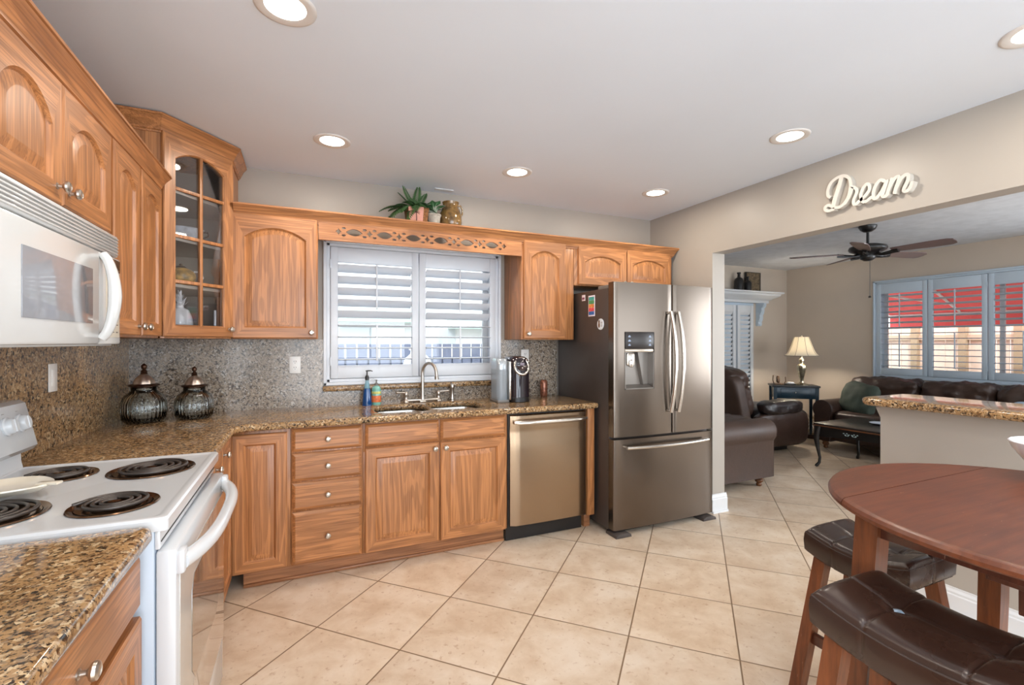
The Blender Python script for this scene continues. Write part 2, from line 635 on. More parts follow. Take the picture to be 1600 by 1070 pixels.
def curve_plate(loops, depth, bevel=0.0, res=2):
    """flat plate from 2D loops (first outer, others holes) in XY, thickness depth centred on z=0; returns mesh"""
    cu = bpy.data.curves.new('plate', 'CURVE')
    cu.dimensions = '2D'
    cu.fill_mode = 'BOTH'
    cu.extrude = max(depth / 2 - bevel, 0.0001)
    cu.bevel_depth = bevel
    cu.bevel_resolution = res
    cu.offset = -bevel
    for lp in loops:
        sp = cu.splines.new('POLY')
        sp.points.add(len(lp) - 1)
        for p, q in zip(sp.points, lp):
            p.co = (q[0], q[1], 0, 1)
        sp.use_cyclic_u = True
    o = bpy.data.objects.new('plate', cu)
    COL.objects.link(o)
    dg = bpy.context.evaluated_depsgraph_get()
    me = bpy.data.meshes.new_from_object(o.evaluated_get(dg))
    bpy.data.objects.remove(o)
    bpy.data.curves.remove(cu)
    bm = bmesh.new()
    bm.from_mesh(me)
    bmesh.ops.remove_doubles(bm, verts=bm.verts, dist=1e-5)
    bm.to_mesh(me)
    bm.free()
    me.materials.clear()
    me.shade_smooth()
    me.set_sharp_from_angle(angle=R(50))
    return me

def ellipse(cx, cy, rx, ry, n=24, rev=False):
    l = [(cx + rx * math.cos(2 * PI * i / n), cy + ry * math.sin(2 * PI * i / n)) for i in range(n)]
    return l[::-1] if rev else l

def rrect(x0, x1, y0, y1, r, n=5):
    out = []
    for cx, cy, a0 in ((x1 - r, y1 - r, 0), (x0 + r, y1 - r, 90), (x0 + r, y0 + r, 180), (x1 - r, y0 + r, 270)):
        for i in range(n + 1):
            a = R(a0 + 90 * i / n)
            out.append((cx + r * math.cos(a), cy + r * math.sin(a)))
    return out

# ================================================================== THE SETTING
XL, YL = 7.0, 5.06      # living room far walls
REAR = -2.8
b = B(); b.box(LEFT - .15, XL + .15, REAR, YL + .15, -.12, 0)
struct('floor', b, 'tile')
b = B(); b.box(LEFT - .15, RIGHT + .05, REAR - 2.2, BACK + .15, CEIL, CEIL + .25)  # overrun past the rear wall added to keep the sun out
struct('ceiling', b, 'ceiling')
b = B(); b.box(RIGHT + .05, XL + .45, REAR - 2.2, YL + .45, CEIL, CEIL + .25)  # same added overrun, shading the rear opening from the sun
struct('ceiling', b, 'living_ceiling')
b = B(); b.box(LEFT - .15, LEFT, -1.0, BACK + .15, 0, CEIL); b.box(LEFT - .15, LEFT, REAR, -2.5, 0, CEIL); b.box(LEFT - .15, LEFT, -2.5, -1.0, 2.2, CEIL)  # unseen rear opening added for the side fill lamp
struct('wall_left', b, 'wall')
# back wall with window hole
WX0, WX1, WZ0, WZ1 = 0.19, 1.39, 1.09, 2.06
b = B()
b.box(LEFT, WX0, BACK, BACK + .18, 0, CEIL)
b.box(WX1, RIGHT + .13, BACK, BACK + .18, 0, CEIL)
b.box(WX0, WX1, BACK, BACK + .18, 0, WZ0)
b.box(WX0, WX1, BACK, BACK + .18, WZ1, CEIL)
struct('wall_back', b, 'wall')
# right wall: stub beside the fridge, header over the opening, pony wall below the bar top
OPY = 2.775
b = B()
b.box(RIGHT, RIGHT + .13, OPY, BACK, 0, CEIL)
b.box(RIGHT, RIGHT + .13, REAR, OPY, 2.06, CEIL)
b.box(RIGHT, RIGHT + .13, BACK + .18, YL, 0, CEIL)
b.box(RIGHT, RIGHT + .13, REAR, 1.585, 0, 1.0)
b.box(RIGHT, RIGHT + .13, REAR, -0.9, 1.0, 2.06)
struct('wall_right', b, 'wall')
# unseen rear walls; their openings are added to let light in
b = B()
b.box(LEFT - .15, -.3, REAR - .15, REAR, 0, CEIL)
b.box(2.7, 3.6, REAR - .15, REAR, 0, CEIL)
b.box(6.8, XL + .15, REAR - .15, REAR, 0, CEIL)
b.box(-.3, 2.7, REAR - .15, REAR, 2.25, CEIL)
b.box(3.6, 6.8, REAR - .15, REAR, 2.3, CEIL)
struct('wall_rear', b, 'wall')
# living room: far wall (behind the mantel) and window wall
b = B()
b.box(RIGHT + .13, XL + .15, YL, YL + .15, 0, CEIL)
struct('wall_living_far', b, 'living_wall')
LY0, LY1, LZ0, LZ1 = 1.35, 3.76, 0.93, 2.12
b = B()
b.box(XL, XL + .15, LY1, YL, 0, CEIL)
b.box(XL, XL + .15, REAR, LY0, 0, CEIL)
b.box(XL, XL + .15, LY0, LY1, 0, LZ0)
b.box(XL, XL + .15, LY0, LY1, LZ1, CEIL)
struct('wall_living_window', b, 'living_wall')

def baseboard(name, p0, p1, nrm, h=.13, t=.016, mat='white_trim'):
    """profiled board from p0 to p1 (xy), standing off the wall along nrm"""
    prof = [(0, 0), (t, 0), (t, h * .72), (t * .75, h * .76), (t * .75, h * .84), (t * .35, h * .93), (t * .3, h), (0, h)]
    shoe = [(t, 0), (t + .012, 0), (t + .009, .014), (t, .018)]
    b = B()
    for pr in (prof, shoe):
        rings = []
        for p in (p0, p1):
            rings.append([(p[0] + nrm[0] * d, p[1] + nrm[1] * d, z) for d, z in pr])
        b.loft(rings)
    return struct(name, b, mat, ang=20)
baseboard('baseboard_right', (RIGHT, REAR), (RIGHT, 1.585), (-1, 0))
baseboard('baseboard_right', (RIGHT, OPY), (RIGHT, 2.9), (-1, 0), .145)
baseboard('baseboard_jamb', (RIGHT - .016, OPY), (RIGHT + .146, OPY), (0, -1), .145)
baseboard('baseboard_pony', (RIGHT - .016, 1.585), (RIGHT + .146, 1.585), (0, 1), .13)
baseboard('baseboard_living', (RIGHT + .13, YL), (XL, YL), (0, -1))
baseboard('baseboard_living', (XL, REAR), (XL, YL), (-1, 0))

# ------------------------------------------------------------------ kitchen window with shutters
def shutter_window(name, org, rotz, Wd, Ht, panels, mat, top_tilt, bot_tilt, pitch, fr=.045, glass_depth=.10, rail=(.09, .105), stile=.05, split=.5, lab=None):
    """local frame: x along the wall, -y into the room, z up; org is the bottom left of the outer frame on the wall face"""
    t = bpy.data.objects.new(name, None)
    COL.objects.link(t)
    t.location = org
    t.rotation_euler = (0, 0, rotz)
    t['kind'] = 'structure'
    b = B()
    # stepped casing
    for (i, o, d) in ((0, .022, -.034), (.022, fr, -.022)):
        b.box(i, o, d, .0, i, Ht - i, .004)
        b.box(Wd - o, Wd - i, d, .0, i, Ht - i, .004)
        b.box(i, Wd - i, d, .0, Ht - o, Ht - i, .004)
        b.box(i, Wd - i, d, .0, i, o, .004)
    # reveal lining
    b.box(fr, fr + .02, 0, glass_depth + .05, fr, Ht - fr)
    b.box(Wd - fr - .02, Wd - fr, 0, glass_depth + .05, fr, Ht - fr)
    b.box(fr, Wd - fr, 0, glass_depth + .05, fr, fr + .02)
    b.box(fr, Wd - fr, 0, glass_depth + .05, Ht - fr - .02, Ht - fr)
    obj('frame', b, mat, t)
    b = B()
    g0 = glass_depth
    n = len(panels)
    b.box(fr, Wd - fr, g0, g0 + .03, fr, fr + .05)
    b.box(fr, Wd - fr, g0, g0 + .03, Ht - fr - .05, Ht - fr)
    for xs in (fr + .02, Wd / 2 - .02, Wd - fr - .06):
        b.box(xs, xs + .04, g0, g0 + .03, fr, Ht - fr)
    obj('sash', b, 'white_trim', t)
    b = B()
    b.box(fr, Wd - fr, g0 + .012, g0 + .016, fr, Ht - fr)
    obj('pane', b, 'glassp', t)
    for (x0, x1) in panels:
        b = B()
        z0, z1 = fr + .003, Ht - fr - .003
        b.box(x0 + .002, x0 + stile, -.028, .002, z0, z1, .003)
        b.box(x1 - stile, x1 - .002, -.028, .002, z0, z1, .003)
        b.box(x0 + stile, x1 - stile, -.026, 0, z0, z0 + rail[0], .002)
        b.box(x0 + stile, x1 - stile, -.026, 0, z1 - rail[1], z1, .002)
        pn = obj('shutter_panel', b, mat, t)
        lz0, lz1 = z0 + rail[0], z1 - rail[1]
        cnt = max(3, round((lz1 - lz0) / pitch))
        pt = (lz1 - lz0) / cnt
        xm = (x0 + x1) / 2
        ks = int(cnt * split)
        b = B()
        for k in range(cnt):
            zc = lz0 + pt * (k + .5)
            tl = bot_tilt if k < ks else top_tilt
            m = Matrix.Translation((xm, -.013, zc)) @ Matrix.Rotation(R(tl), 4, 'X')
            hw = pt * .53
            sec = [(-hw, 0), (-hw * .8, -.0035), (0, -.0055), (hw * .8, -.0035), (hw, 0), (hw * .8, .0035), (0, .0055), (-hw * .8, .0035)]
            L = (x1 - x0) / 2 - stile - .002
            b.loft([[(-L, y, z) for y, z in sec], [(L, y, z) for y, z in sec]], mat=m)
        obj('louvres', b, mat, pn)
        for (a, c, tl) in ((lz0 + pt * .35, lz0 + pt * (ks - .45), bot_tilt), (lz0 + pt * (ks + .6), lz1 - pt * .35, top_tilt)):
            b = B()
            off = pt * .53 * math.cos(R(tl)) + .018
            dz = -pt * .53 * math.sin(R(tl))
            b.box(xm - .006, xm + .006, -.013 - off, -.013 - off + .009, a + dz, c + dz, .002)
            obj('tilt_rod', b, mat, pn)
        for zz in (z0 + .12, z1 - .12):
            for sx in ((x0 - .004) if (x0 < .1) else (x1 - .004),):
                b = B()
                b.cyl((sx + .004, -.032, zz - .03), (sx + .004, -.032, zz + .03), .004, 8)
                obj('hinge', b, mat, pn)
    return t
shutter_window('window_1', (0.126, BACK, 1.052), 0, 1.32, 1.01, [(.045, .66), (.662, 1.275)], 'shutter', -36, -3, .079, split=.51)
shutter_window('window_2', (XL, 3.81, 0.885), R(-90), 2.46, 1.28, [(.045, .60), (.605, 1.155), (1.16, 1.75), (1.755, 2.415)], 'shutter_blue', -14, 2, .068, rail=(.085, .13), split=.5)

# exterior beyond the windows
b = B(); b.box(-6, 16, BACK + .16, 14, -.25, -.13); b.box(XL + .16, 16, -6, BACK + .16, -.25, -.13)
struct('ground_outside', b, plain('pale_paving', srgb(190, 186, 178), 0.8, 0.05, 3))
b = B()
for i in range(64):
    x = -3.0 + i * .14
    b.box(x, x + .115, 6.3, 6.33, -.13, 1.33)
b.box(-3, 6, 6.33, 6.37, .2, .3); b.box(-3, 6, 6.33, 6.37, 1.05, 1.15)
o = obj('yard_fence', b, plain('fence_grey_blue', srgb(96, 106, 128), 0.6, 0.05, 3))
tag(o, 'pale blue-grey board fence in the yard beyond the sink window', 'fence')
t = thing('neighbour_house', 'white house with a pale green band seen through the sink window shutters', 'house', (0, 9, -.13))
b = B(); b.box(-6, 9, 0, .3, 0, 3.6); obj('wall_face', b, plain('house_white', srgb(216, 218, 218), 0.7, 0.02, 2), t)
b = B(); b.box(-1.5, 2.1, -.35, 0, 1.85, 2.1); b.box(2.6, 7, -.35, 0, 1.75, 1.95); obj('awning_band', b, plain('house_green', srgb(168, 188, 180), 0.6, 0.03, 2), t)
hg = plain('house_glass_grey', srgb(176, 184, 188), 0.3, 0.03, 2)
for x in (-.6, .6, 2.2, 3.4):
    b = B(); b.box(x, x + .55, -.03, 0, 1.45, 1.75); obj('window', b, hg, t)
b = B()
b.lathe([(.0, 0), (.10, 0), (.115, .02), (.115, .16), (.10, .20), (.06, .235), (.055, .26), (.07, .27), (.07, .285), (0, .285)], (0, 0, 0), 24)
jl = obj('milk_jug', b, 'white_ceramic', None, loc=(0.86, 3.86, 1.02))
tag(jl, 'white jug with a dark rim standing outside the sink window', 'jug')
b = B(); b.lathe([(.056, 0), (.074, .0), (.074, .012), (.056, .012)], (0, 0, .28), 24); obj('rim', b, 'black', jl)
b = B(); b.box(.4, 1.4, 3.7, 4.02, .98, 1.02, .004)
for x in (.45, 1.3):
    b.box(x, x + .05, 3.75, 3.8, -.13, .98); b.box(x, x + .05, 3.92, 3.97, -.13, .98)
o = obj('garden_bench', b, plain('bench_white', srgb(220, 220, 216), 0.6, 0.03, 3)); tag(o, 'white outdoor shelf table carrying the jug outside the sink window', 'table')

t = thing('wood_fence', 'sunlit pale wooden fence beyond the living room window', 'fence', (9.3, 0, -.13))
b = B()
for i in range(62):
    y = -1.5 + i * .15
    b.box(0, .025, y, y + .14, 0, 1.75)
obj('boards', b, plain('fence_cream_wood', srgb(216, 198, 182), 0.7, 0.07, 5), t)
pm = plain('fence_post_tan', srgb(160, 142, 116), 0.7, 0.07, 5)
for i in range(14):
    y = -1.2 + i * .62
    b = B(); b.box(-.09, 0, y, y + .09, 0, 1.72); obj('post', b, pm, t)
b = B(); b.box(-.04, 0, -1.5, 7.8, 1.52, 1.6); obj('rail', b, plain('fence_rail', srgb(190, 168, 146), 0.7, 0.07, 5), t)
t = thing('red_awning', 'red fabric awning on a white frame outside the living room window', 'awning', (XL + .2, 2.5, 0))
b = B()
b.loft([[(0, -2.6, 2.75), (0, 2.0, 2.75), (0, 2.0, 2.74), (0, -2.6, 2.74)], [(1.5, -2.6, 1.78), (1.5, 2.0, 1.78), (1.5, 2.0, 1.77), (1.5, -2.6, 1.77)]])
b.box(1.49, 1.5, -2.6, 2.0, 1.58, 1.77)
aw = plain('awning_red', srgb(232, 96, 98), 0.7, 0.04, 3)
for nd in aw.node_tree.nodes:
    if nd.type == 'BSDF_PRINCIPLED':
        nd.inputs['Transmission Weight'].default_value = 0.0
obj('canvas', b, aw, t)
b = B()
b.cyl((1.47, -2.6, 1.77), (1.47, 2.0, 1.77), .022, 8)
for y in (-1.6, -.1, 1.35):
    b.cyl((.0, y, 2.66), (1.46, y - .25, 1.8), .018, 8)
    b.cyl((.0, y, 2.0), (1.2, y - .2, 1.9), .014, 8)
obj('frame', b, 'white_trim', t)

# ================================================================== CABINETRY
def arch_loop(x0, x1, z0, zs, rise, n=14):
    """closed loop starting bottom-left, ccw seen from the front: BL, BR, right shoulder, arch, left shoulder"""
    pts = [(x0, z0), (x1, z0)]
    hw = (x1 - x0) / 2
    xc = (x0 + x1) / 2
    if rise > 0:
        rad = (hw * hw + rise * rise) / (2 * rise)
        a = math.asin(min(1, hw / rad))
        for i in range(n + 1):
            t = a - 2 * a * i / n
            pts.append((xc + rad * math.sin(t), zs + rad * math.cos(t) - (rad - rise)))
    else:
        for i in range(n + 1):
            pts.append((x1 - (x1 - x0) * i / n, zs))
    return pts

def outer_loop(x0, x1, z0, z1, n=14):
    return [(x0, z0), (x1, z0)] + [(x1 - (x1 - x0) * i / n, z1) for i in range(n + 1)]

def door_bm(w, h, rise=0.0, fw=.056, t=.02, glass_open=False, botw=None, topw=None):
    """raised panel door; local x 0..w, z 0..h, front at y=-t, back at y=0. slots: 0 stile grain, 1 rail grain"""
    b = B()
    bw = botw or fw
    tw = topw or fw
    n = 14
    def L(pts, y): return [(x, y, z) for x, z in pts]
    e = .005
    z_sh = h - tw - rise - (.012 if rise else 0)
    def inner(d):
        return arch_loop(fw + d, w - fw - d, bw + d, z_sh - d * (0.4 if rise else 1), rise - (d * .6 if rise else 0))
    loops = [(L(outer_loop(0, w, 0, h), 0), None),
             (L(outer_loop(0, w, 0, h), -t + e), 's'),
             (L(outer_loop(e, w - e, e, h - e), -t), 's'),
             (L(inner(0), -t), 'f'),
             (L(inner(.006), -t + .007), 's')]
    if not glass_open:
        loops += [(L(inner(.010), -t + .011), 's'),
                  (L(inner(.040), -t + .003), 'p'),
                  (L(inner(.043), -t + .003), 'p')]
    else:
        loops += [(L(inner(.008), 0), 's')]
    rings = [[b.bm.verts.new(Vector(p)) for p in lp] for lp, _ in loops]
    N = len(rings[0])
    for k in range(1, len(rings)):
        a, c = rings[k - 1], rings[k]
        for i in range(N):
            j = (i + 1) % N
            f = b.bm.faces.new((a[i], a[j], c[j], c[i]))
            # bottom edge i==0, top edges 2..N-2, sides others
            rail = (i == 0) or (2 <= i <= N - 2)
            f.material_index = 1 if (rail and k <= 4) else 0
    if not glass_open:
        b.bm.faces.new(rings[-1])
        b.bm.faces.new(rings[0][::-1])
    else:
        a, c = rings[-1], rings[0]
        for i in range(N):
            j = (i + 1) % N
            b.bm.faces.new((a[i], a[j], c[j], c[i]))
    return b

def slab_bm(w, h, t=.02):
    """drawer front with bevelled edge"""
    b = B()
    def q(d, y): return [(d, y, d), (w - d, y, d), (w - d, y, h - d), (d, y, h - d)]
    b.loft([q(0, 0), q(0, -t + .011), q(.004, -t + .007), q(.017, -t), q(.0175, -t)])
    return b

KNOB = None
def knob(parent, x, z, y=-.02):
    global KNOB
    if KNOB is None:
        b = B()
        m = Matrix.Rotation(R(90), 4, 'X')
        b.lathe([(0, 0), (.009, 0), (.009, .002), (.0055, .004), (.005, .012), (.008, .015), (.0145, .018), (.0160, .022), (.0150, .027), (.010, .030), (.009, .0285), (.004, .029), (0, .0295)], (0, 0, 0), 20, mat=m)
        KNOB = b.mesh('knob', 30)
        KNOB.materials.append(M['nickel'])
    o = bpy.data.objects.new('knob', KNOB)
    COL.objects.link(o)
    o.parent = parent
    o.location = (x, y, z)
    return o

def door(parent, x, z, w, h, rise=0.0, kn=None, fw=.056, name='door', **kw):
    o = obj(name, door_bm(w, h, rise, fw, **kw), ['oak_v', 'oak_h'], parent, ang=25, loc=(x, -.0005, z))
    if kn:
        knob(o, kn[0], kn[1])
    return o

def drawer(parent, x, z, w, h, kn=True, name='drawer'):
    o = obj(name, slab_bm(w, h), 'oak_h', parent, ang=20, loc=(x, -.0005, z))
    if kn:
        knob(o, w / 2, h / 2)
    return o

# left run: local x -> +y world, front faces +x world; origin x is the face frame plane
FU = LEFT + .325    # upper face plane x=-.645
def left(x, y, z): return (x, y, z)
# upper cabinet above the microwave
t = thing('upper_cabinet', 'short oak wall cabinet with two arched doors directly above the white microwave', 'cabinet', (FU - .002, 1.37, 1.735), R(90))
b = B(); b.box(0, .765, 0, .32, 0, .40, .001); obj('carcass', b, 'oak_v', t)
door(t, .008, .006, .368, .348, .075, (.335, .045), name='door')
door(t, .384, .006, .368, .348, .075, (.033, .045), name='door')
# tall pair right of the microwave
t = thing('upper_cabinet', 'tall narrow oak wall cabinet with two arched doors between microwave and corner glass cabinet', 'cabinet', (FU - .002, 2.14, 1.372), R(90))
b = B(); b.box(0, .66, 0, .32, 0, .763, .001); obj('carcass', b, 'oak_v', t)
door(t, .012, .008, .30, .712, .055, (.272, .038), name='door')
door(t, .340, .008, .30, .712, .055, (.028, .038), name='door')
# the unit on the near side of the microwave, only its end and crown near the frame
def crown_profile(h=.075, d=.055):
    return [(0, 0), (.006, 0), (.008, .008), (.014, .012), (.016, .02), (.022, .03), (d * .62, h * .62), (d * .86, h * .78), (d * .9, h * .84), (d, h * .88), (d, h), (0, h)]
def sweep(b, prof, path, z, mi=0):
    """path: list of ((x, y), (nx, ny)) mitre points; normal already scaled for mitre"""
    b.loft([[(p[0] + n[0] * d, p[1] + n[1] * d, z + h) for d, h in prof] for p, n in path], mi=mi)
b = B()
sweep(b, crown_profile(), [((FU, 1.0), (1, 0)), ((FU, 2.80), (1, 0))], 2.088)
b.box(FU - .32, FU, 1.0, 2.80, 2.135, 2.163)
o = obj('crown_moulding', b, 'oak_h', ang=25)
# grain along y on this one
o.data.materials[0] = oak('oak_crown_y', 'y')
tag(o, 'oak crown moulding along the top of the cabinets above the microwave', 'moulding')

# corner glass cabinet
P1 = Vector((-.655, 2.865)); P2 = Vector((-.385, 3.185))
dL = (P2 - P1).length
ang = math.atan2(P2.y - P1.y, P2.x - P1.x)
ux, uy = math.cos(ang), math.sin(ang)
t = thing('corner_cabinet', 'tall oak corner wall cabinet with an arched glass-paned door', 'cabinet', (P1.x, P1.y, 1.372), ang)
inv = Matrix.Rotation(-ang, 4, 'Z') @ Matrix.Translation((-P1.x, -P1.y, -1.372))
def corner_poly(off=0.0):
    return [(P1.x + off, P1.y + off * .3), (P2.x - off * .3, P2.y + off), (P2.x - off * .3, BACK - off - .002), (LEFT + off + .002, BACK - off - .002), (LEFT + off + .002, P1.y + off * .3)]
b = B()
HC = 1.045
op = corner_poly(0); ip = corner_poly(.018)
# side panels, back panels
def wallseg(b, a, c, ai, ci, z0, z1, mi):
    b.loft([[(a[0], a[1], z0), (c[0], c[1], z0), (ci[0], ci[1], z0), (ai[0], ai[1], z0)],
            [(a[0], a[1], z1), (c[0], c[1], z1), (ci[0], ci[1], z1), (ai[0], ai[1], z1)]], mi=mi, mat=inv)
for i in (1, 2, 3, 4):
    wallseg(b, op[i], op[(i + 1) % 5], ip[i], ip[(i + 1) % 5], 1.372, 1.372 + HC, 0)
for z in (1.372, 1.372 + HC - .018):
    b.loft([[(x, y, z) for x, y in op], [(x, y, z + .018) for x, y in op]], mat=inv)
obj('carcass', b, ['oak_v'], t, ang=20)
b = B()
ip2 = corner_poly(.0185)
for i in (1, 2, 3, 4):
    jp = corner_poly(.021)
    wallseg(b, ip2[i], ip2[(i + 1) % 5], jp[i], jp[(i + 1) % 5], 1.391, 1.372 + HC - .019, 0)
obj('lining', b, 'oak_in', t, ang=20)
for z in (1.652, 1.893, 2.135):
    b = B()
    sp = corner_poly(.026)
    b.loft([[(x, y, z - .016) for x, y in sp], [(x, y, z) for x, y in sp]], mat=inv)
    obj('shelf', b, 'oak_in', t, ang=20)
gd = obj('glass_door', door_bm(dL - .004, 1.03, .055, .062, .022, True, botw=.055, topw=.05), ['oak_v', 'oak_h'], t, ang=25, loc=(.002, -.0005, .008))
knob(gd, dL - .034, .045, -.022)
b = B()
b.box(.064, dL - .068, -.010, -.006, .055, .955)
pg = obj('glass_pane', b, 'glassp', gd)
b = B()
xm = dL / 2
b.box(xm - .009, xm + .009, -.021, -.002, .056, .976, .003)
for z in (.285, .52, .762):
    b.box(.063, dL - .066, -.019, -.003, z - .009, z + .009, .003)
obj('muntins', b, 'oak_v', gd)
# crown of the corner cabinet
b = B()
nd = Vector((uy, -ux))
n0 = Vector((0, -1)); n2 = Vector((1, 0))
def mitre(a, c):
    m = (a + c); m.normalize()
    return m / m.dot(a)
path = [((LEFT + .004, P1.y), (0, -1)), ((P1.x, P1.y), tuple(mitre(n0, nd))), ((P2.x, P2.y), tuple(mitre(nd, n2))), ((P2.x, BACK - .003), (1, 0))]
prof = crown_profile(.085, .05)
rings = [[inv @ Vector((p[0] + n[0] * d, p[1] + n[1] * d, 2.398 + h)) for d, h in prof] for p, n in path]
b.loft(rings)
b.loft([[inv @ Vector((x, y, 2.418)) for x, y in op], [inv @ Vector((x, y, 2.48)) for x, y in op]])
obj('crown', b, 'oak_h', t, ang=25)

# back run uppers
FB = BACK - .325   # 3.185
t = thing('upper_cabinet', 'wide single-door oak wall cabinet between the glass corner cabinet and the window', 'cabinet', (-.383, FB, 1.372), 0)
b = B(); b.box(0.002, .468, 0, .323, 0, .763, .001); obj('carcass', b, 'oak_v', t)
door(t, .004, .004, .458, .735, .062, (.425, .035), fw=.062)
t = thing('upper_cabinet', 'tall single-door oak wall cabinet between the window and the refrigerator', 'cabinet', (1.487, FB, 1.372), 0)
b = B(); b.box(0, .452, 0, .323, 0, .763, .001); obj('carcass', b, 'oak_v', t)
door(t, .014, .008, .360, .735, .055, (.034, .035), fw=.06)
t = thing('upper_cabinet', 'short oak wall cabinet with two arched doors above the refrigerator', 'cabinet', (1.942, FB, 1.80), 0)
b = B(); b.box(0, .985, 0, .323, 0, .335, .001); obj('carcass', b, 'oak_v', t)
door(t, .034, .006, .460, .305, .052, (.43, .03), fw=.058)
door(t, .500, .006, .460, .305, .052, (.03, .03), fw=.058)
# crown over the back run
b = B()
m1 = mitre(Vector((0, -1)), Vector((1, 0)))
sweep(b, crown_profile(.078, .05), [((-.372, FB), (0, -1)), ((2.927, FB), (m1.x, m1.y)), ((2.927, BACK - .003), (.7, 0))], 2.086)
b.box(-.372, .087, FB, BACK - .003, 2.136, 2.164); b.box(.087, 1.485, FB, 3.425, 2.136, 2.164); b.box(1.485, 2.927, FB, BACK - .003, 2.136, 2.164)
o = obj('crown_moulding', b, 'oak_h', ang=25)
tag(o, 'long oak crown moulding and top shelf running over the window to the refrigerator wall', 'moulding')
# fretwork valence above the window
loops = [[(.087, 1.992), (1.485, 1.992), (1.485, 2.135), (.087, 2.135)]]
vx0 = .205
pat = (1.343 - .205) / 6
zc = 2.053
def diamond(cx, cz, r):
    pts = []
    for k in range(4):
        a0 = R(90 * k)
        p0 = (cx + r * math.cos(a0), cz + r * 1.15 * math.sin(a0))
        a1 = R(90 * k + 90)
        p1 = (cx + r * math.cos(a1), cz + r * 1.15 * math.sin(a1))
        for j in range(4):
            u = j / 4
            q = (p0[0] * (1 - u) + p1[0] * u, p0[1] * (1 - u) + p1[1] * u)
            s = 1 - .45 * math.sin(PI * u) * .5
            pts.append((cx + (q[0] - cx) * s, cz + (q[1] - cz) * s))
    return pts
for k in range(7):
    cx = vx0 + pat * k
    loops.append(diamond(cx, zc, .0185)[::-1])
    for sx in (-1, 1):
        if (k == 0 and sx < 0) or (k == 6 and sx > 0):
            continue
        for sz in (-1, 1):
            loops.append([(cx + sx * .031 + .0125 * math.cos(R(a)), zc + sz * .0215 + .0085 * math.sin(R(a)) * (1 if math.sin(R(a)) * sz > 0 else .7)) for a in range(0, 360, 24)][::-1])
    if k < 6:
        ex = cx + pat / 2
        lens = []
        hw, hh = pat * .265, .0225
        for i in range(13):
            u = -1 + i / 6
            lens.append((ex + u * hw, zc + hh * (1 - u * u)))
        for i in range(1, 12):
            u = 1 - i / 6
            lens.append((ex + u * hw, zc - hh * (1 - u * u)))
        loops.append(lens)
me = curve_plate(loops, .018, 0)
me.transform(Matrix.Rotation(R(90), 4, 'X'))
o = obj('window_valence', me, 'oak_h', loc=(0, FB - .004, 0))
tag(o, 'oak valence with a row of cut-out fretwork spanning above the sink window', 'valence')
b = B(); b.box(.087, 1.485, FB - .018, FB - .0135, 1.990, 2.0, .002); obj('edge_bead', b, 'oak_h', o, loc=(0, -(FB - .004), 0))

# base cabinets, back run (doors at y=2.895)
FF = 2.915
def base_unit(label, x0, x1, z0=.1, z1=.874):
    t = thing('base_cabinet', label, 'cabinet', (x0, FF, 0), 0)
    b = B(); b.box(0.001, x1 - x0 - .001, 0, BACK - FF - .004, z0, z1, .001)
    obj('carcass', b, 'oak_v', t)
    return t
t = base_unit('oak base cabinet with a single tall knobless door in the corner under the countertop', -.362, -.063)
door(t, .012, .105, .268, .748, 0, None, fw=.055)
t = base_unit('oak base cabinet with a stack of four drawers left of the sink', -.063, .324)
for z, h in ((.737, .127), (.571, .156), (.408, .153), (.102, .296)):
    drawer(t, .006, z, .372, h)
t = thing('sink_cabinet', 'wide oak sink base cabinet with two doors below two false drawer fronts', 'cabinet', (.324, FF, 0), 0)
b = B(); b.box(0.001, .930, 0, BACK - FF - .004, .1, .70, .001); b.box(0.001, .930, 0, .03, .70, .874, .001); obj('carcass', b, 'oak_v', t)
drawer(t, .012, .732, .446, .132, False, 'false_drawer'); drawer(t, .468, .732, .446, .132, False, 'false_drawer')
door(t, .012, .102, .446, .620, 0, (.418, .585), fw=.058)
door(t, .468, .102, .446, .620, 0, (.030, .585), fw=.058)
# toe kick with the little shoe strip
b = B()
b.box(-.30, 1.252, FF + .055, FF + .07, 0, .1)
b.box(-.30, 1.252, FF + .042, FF + .055, 0, .018, .004)
o = obj('toe_kick', b, 'oak_kick'); tag(o, 'recessed brown toe kick board under the sink run cabinets', 'toe kick')
t = thing('end_panel', 'narrow oak end panel between dishwasher and refrigerator', 'panel', (1.882, FF - .02, 0), 0)
b = B(); b.box(0, .056, 0, .60, .1, .874, .001); obj('board', b, 'oak_v', t)
b = B(); b.box(.0, .05, .05, .60, 0, .1, .002); obj('foot_board', b, 'oak_kick', t)

# base cabinets, left run (doors face +x)
FL = LEFT + .605    # -.365
t = thing('base_cabinet', 'oak base cabinet with stacked drawers and a narrow door between range and corner', 'cabinet', (FL, 2.165, 0), R(90))
b = B(); b.box(0.001, .745, 0, .60, .1, .874, .001); obj('carcass', b, 'oak_v', t)
for z, h in ((.737, .127), (.571, .156), (.408, .153), (.102, .296)):
    drawer(t, .012, z, .385, h)
door(t, .405, .105, .30, .758, 0, (.03, .71), fw=.05)
b = B(); b.box(FL - .07, FL - .055, 2.165, 2.97, 0, .1); b.box(FL - .055, FL - .042, 2.165, 2.955, 0, .018, .004)
o = obj('toe_kick', b, oak('oak_kick_y', 'y', (170, 118, 80), (120, 76, 46))); tag(o, 'recessed toe kick board beside the range', 'toe kick')
t = thing('base_cabinet', 'oak base cabinet under the granite corner in front of the white range', 'cabinet', (FL, .655, 0), R(90))
b = B(); b.box(0.001, .718, 0, .60, .1, .874, .001); obj('carcass', b, 'oak_v', t)
drawer(t, .012, .728, .694, .134)
door(t, .012, .105, .344, .605, 0, (.312, .565))
door(t, .362, .105, .344, .605, 0, (.032, .565))
t = thing('base_cabinet', 'oak base cabinet at the camera end of the granite counter', 'cabinet', (FL, -.30, 0), R(90))
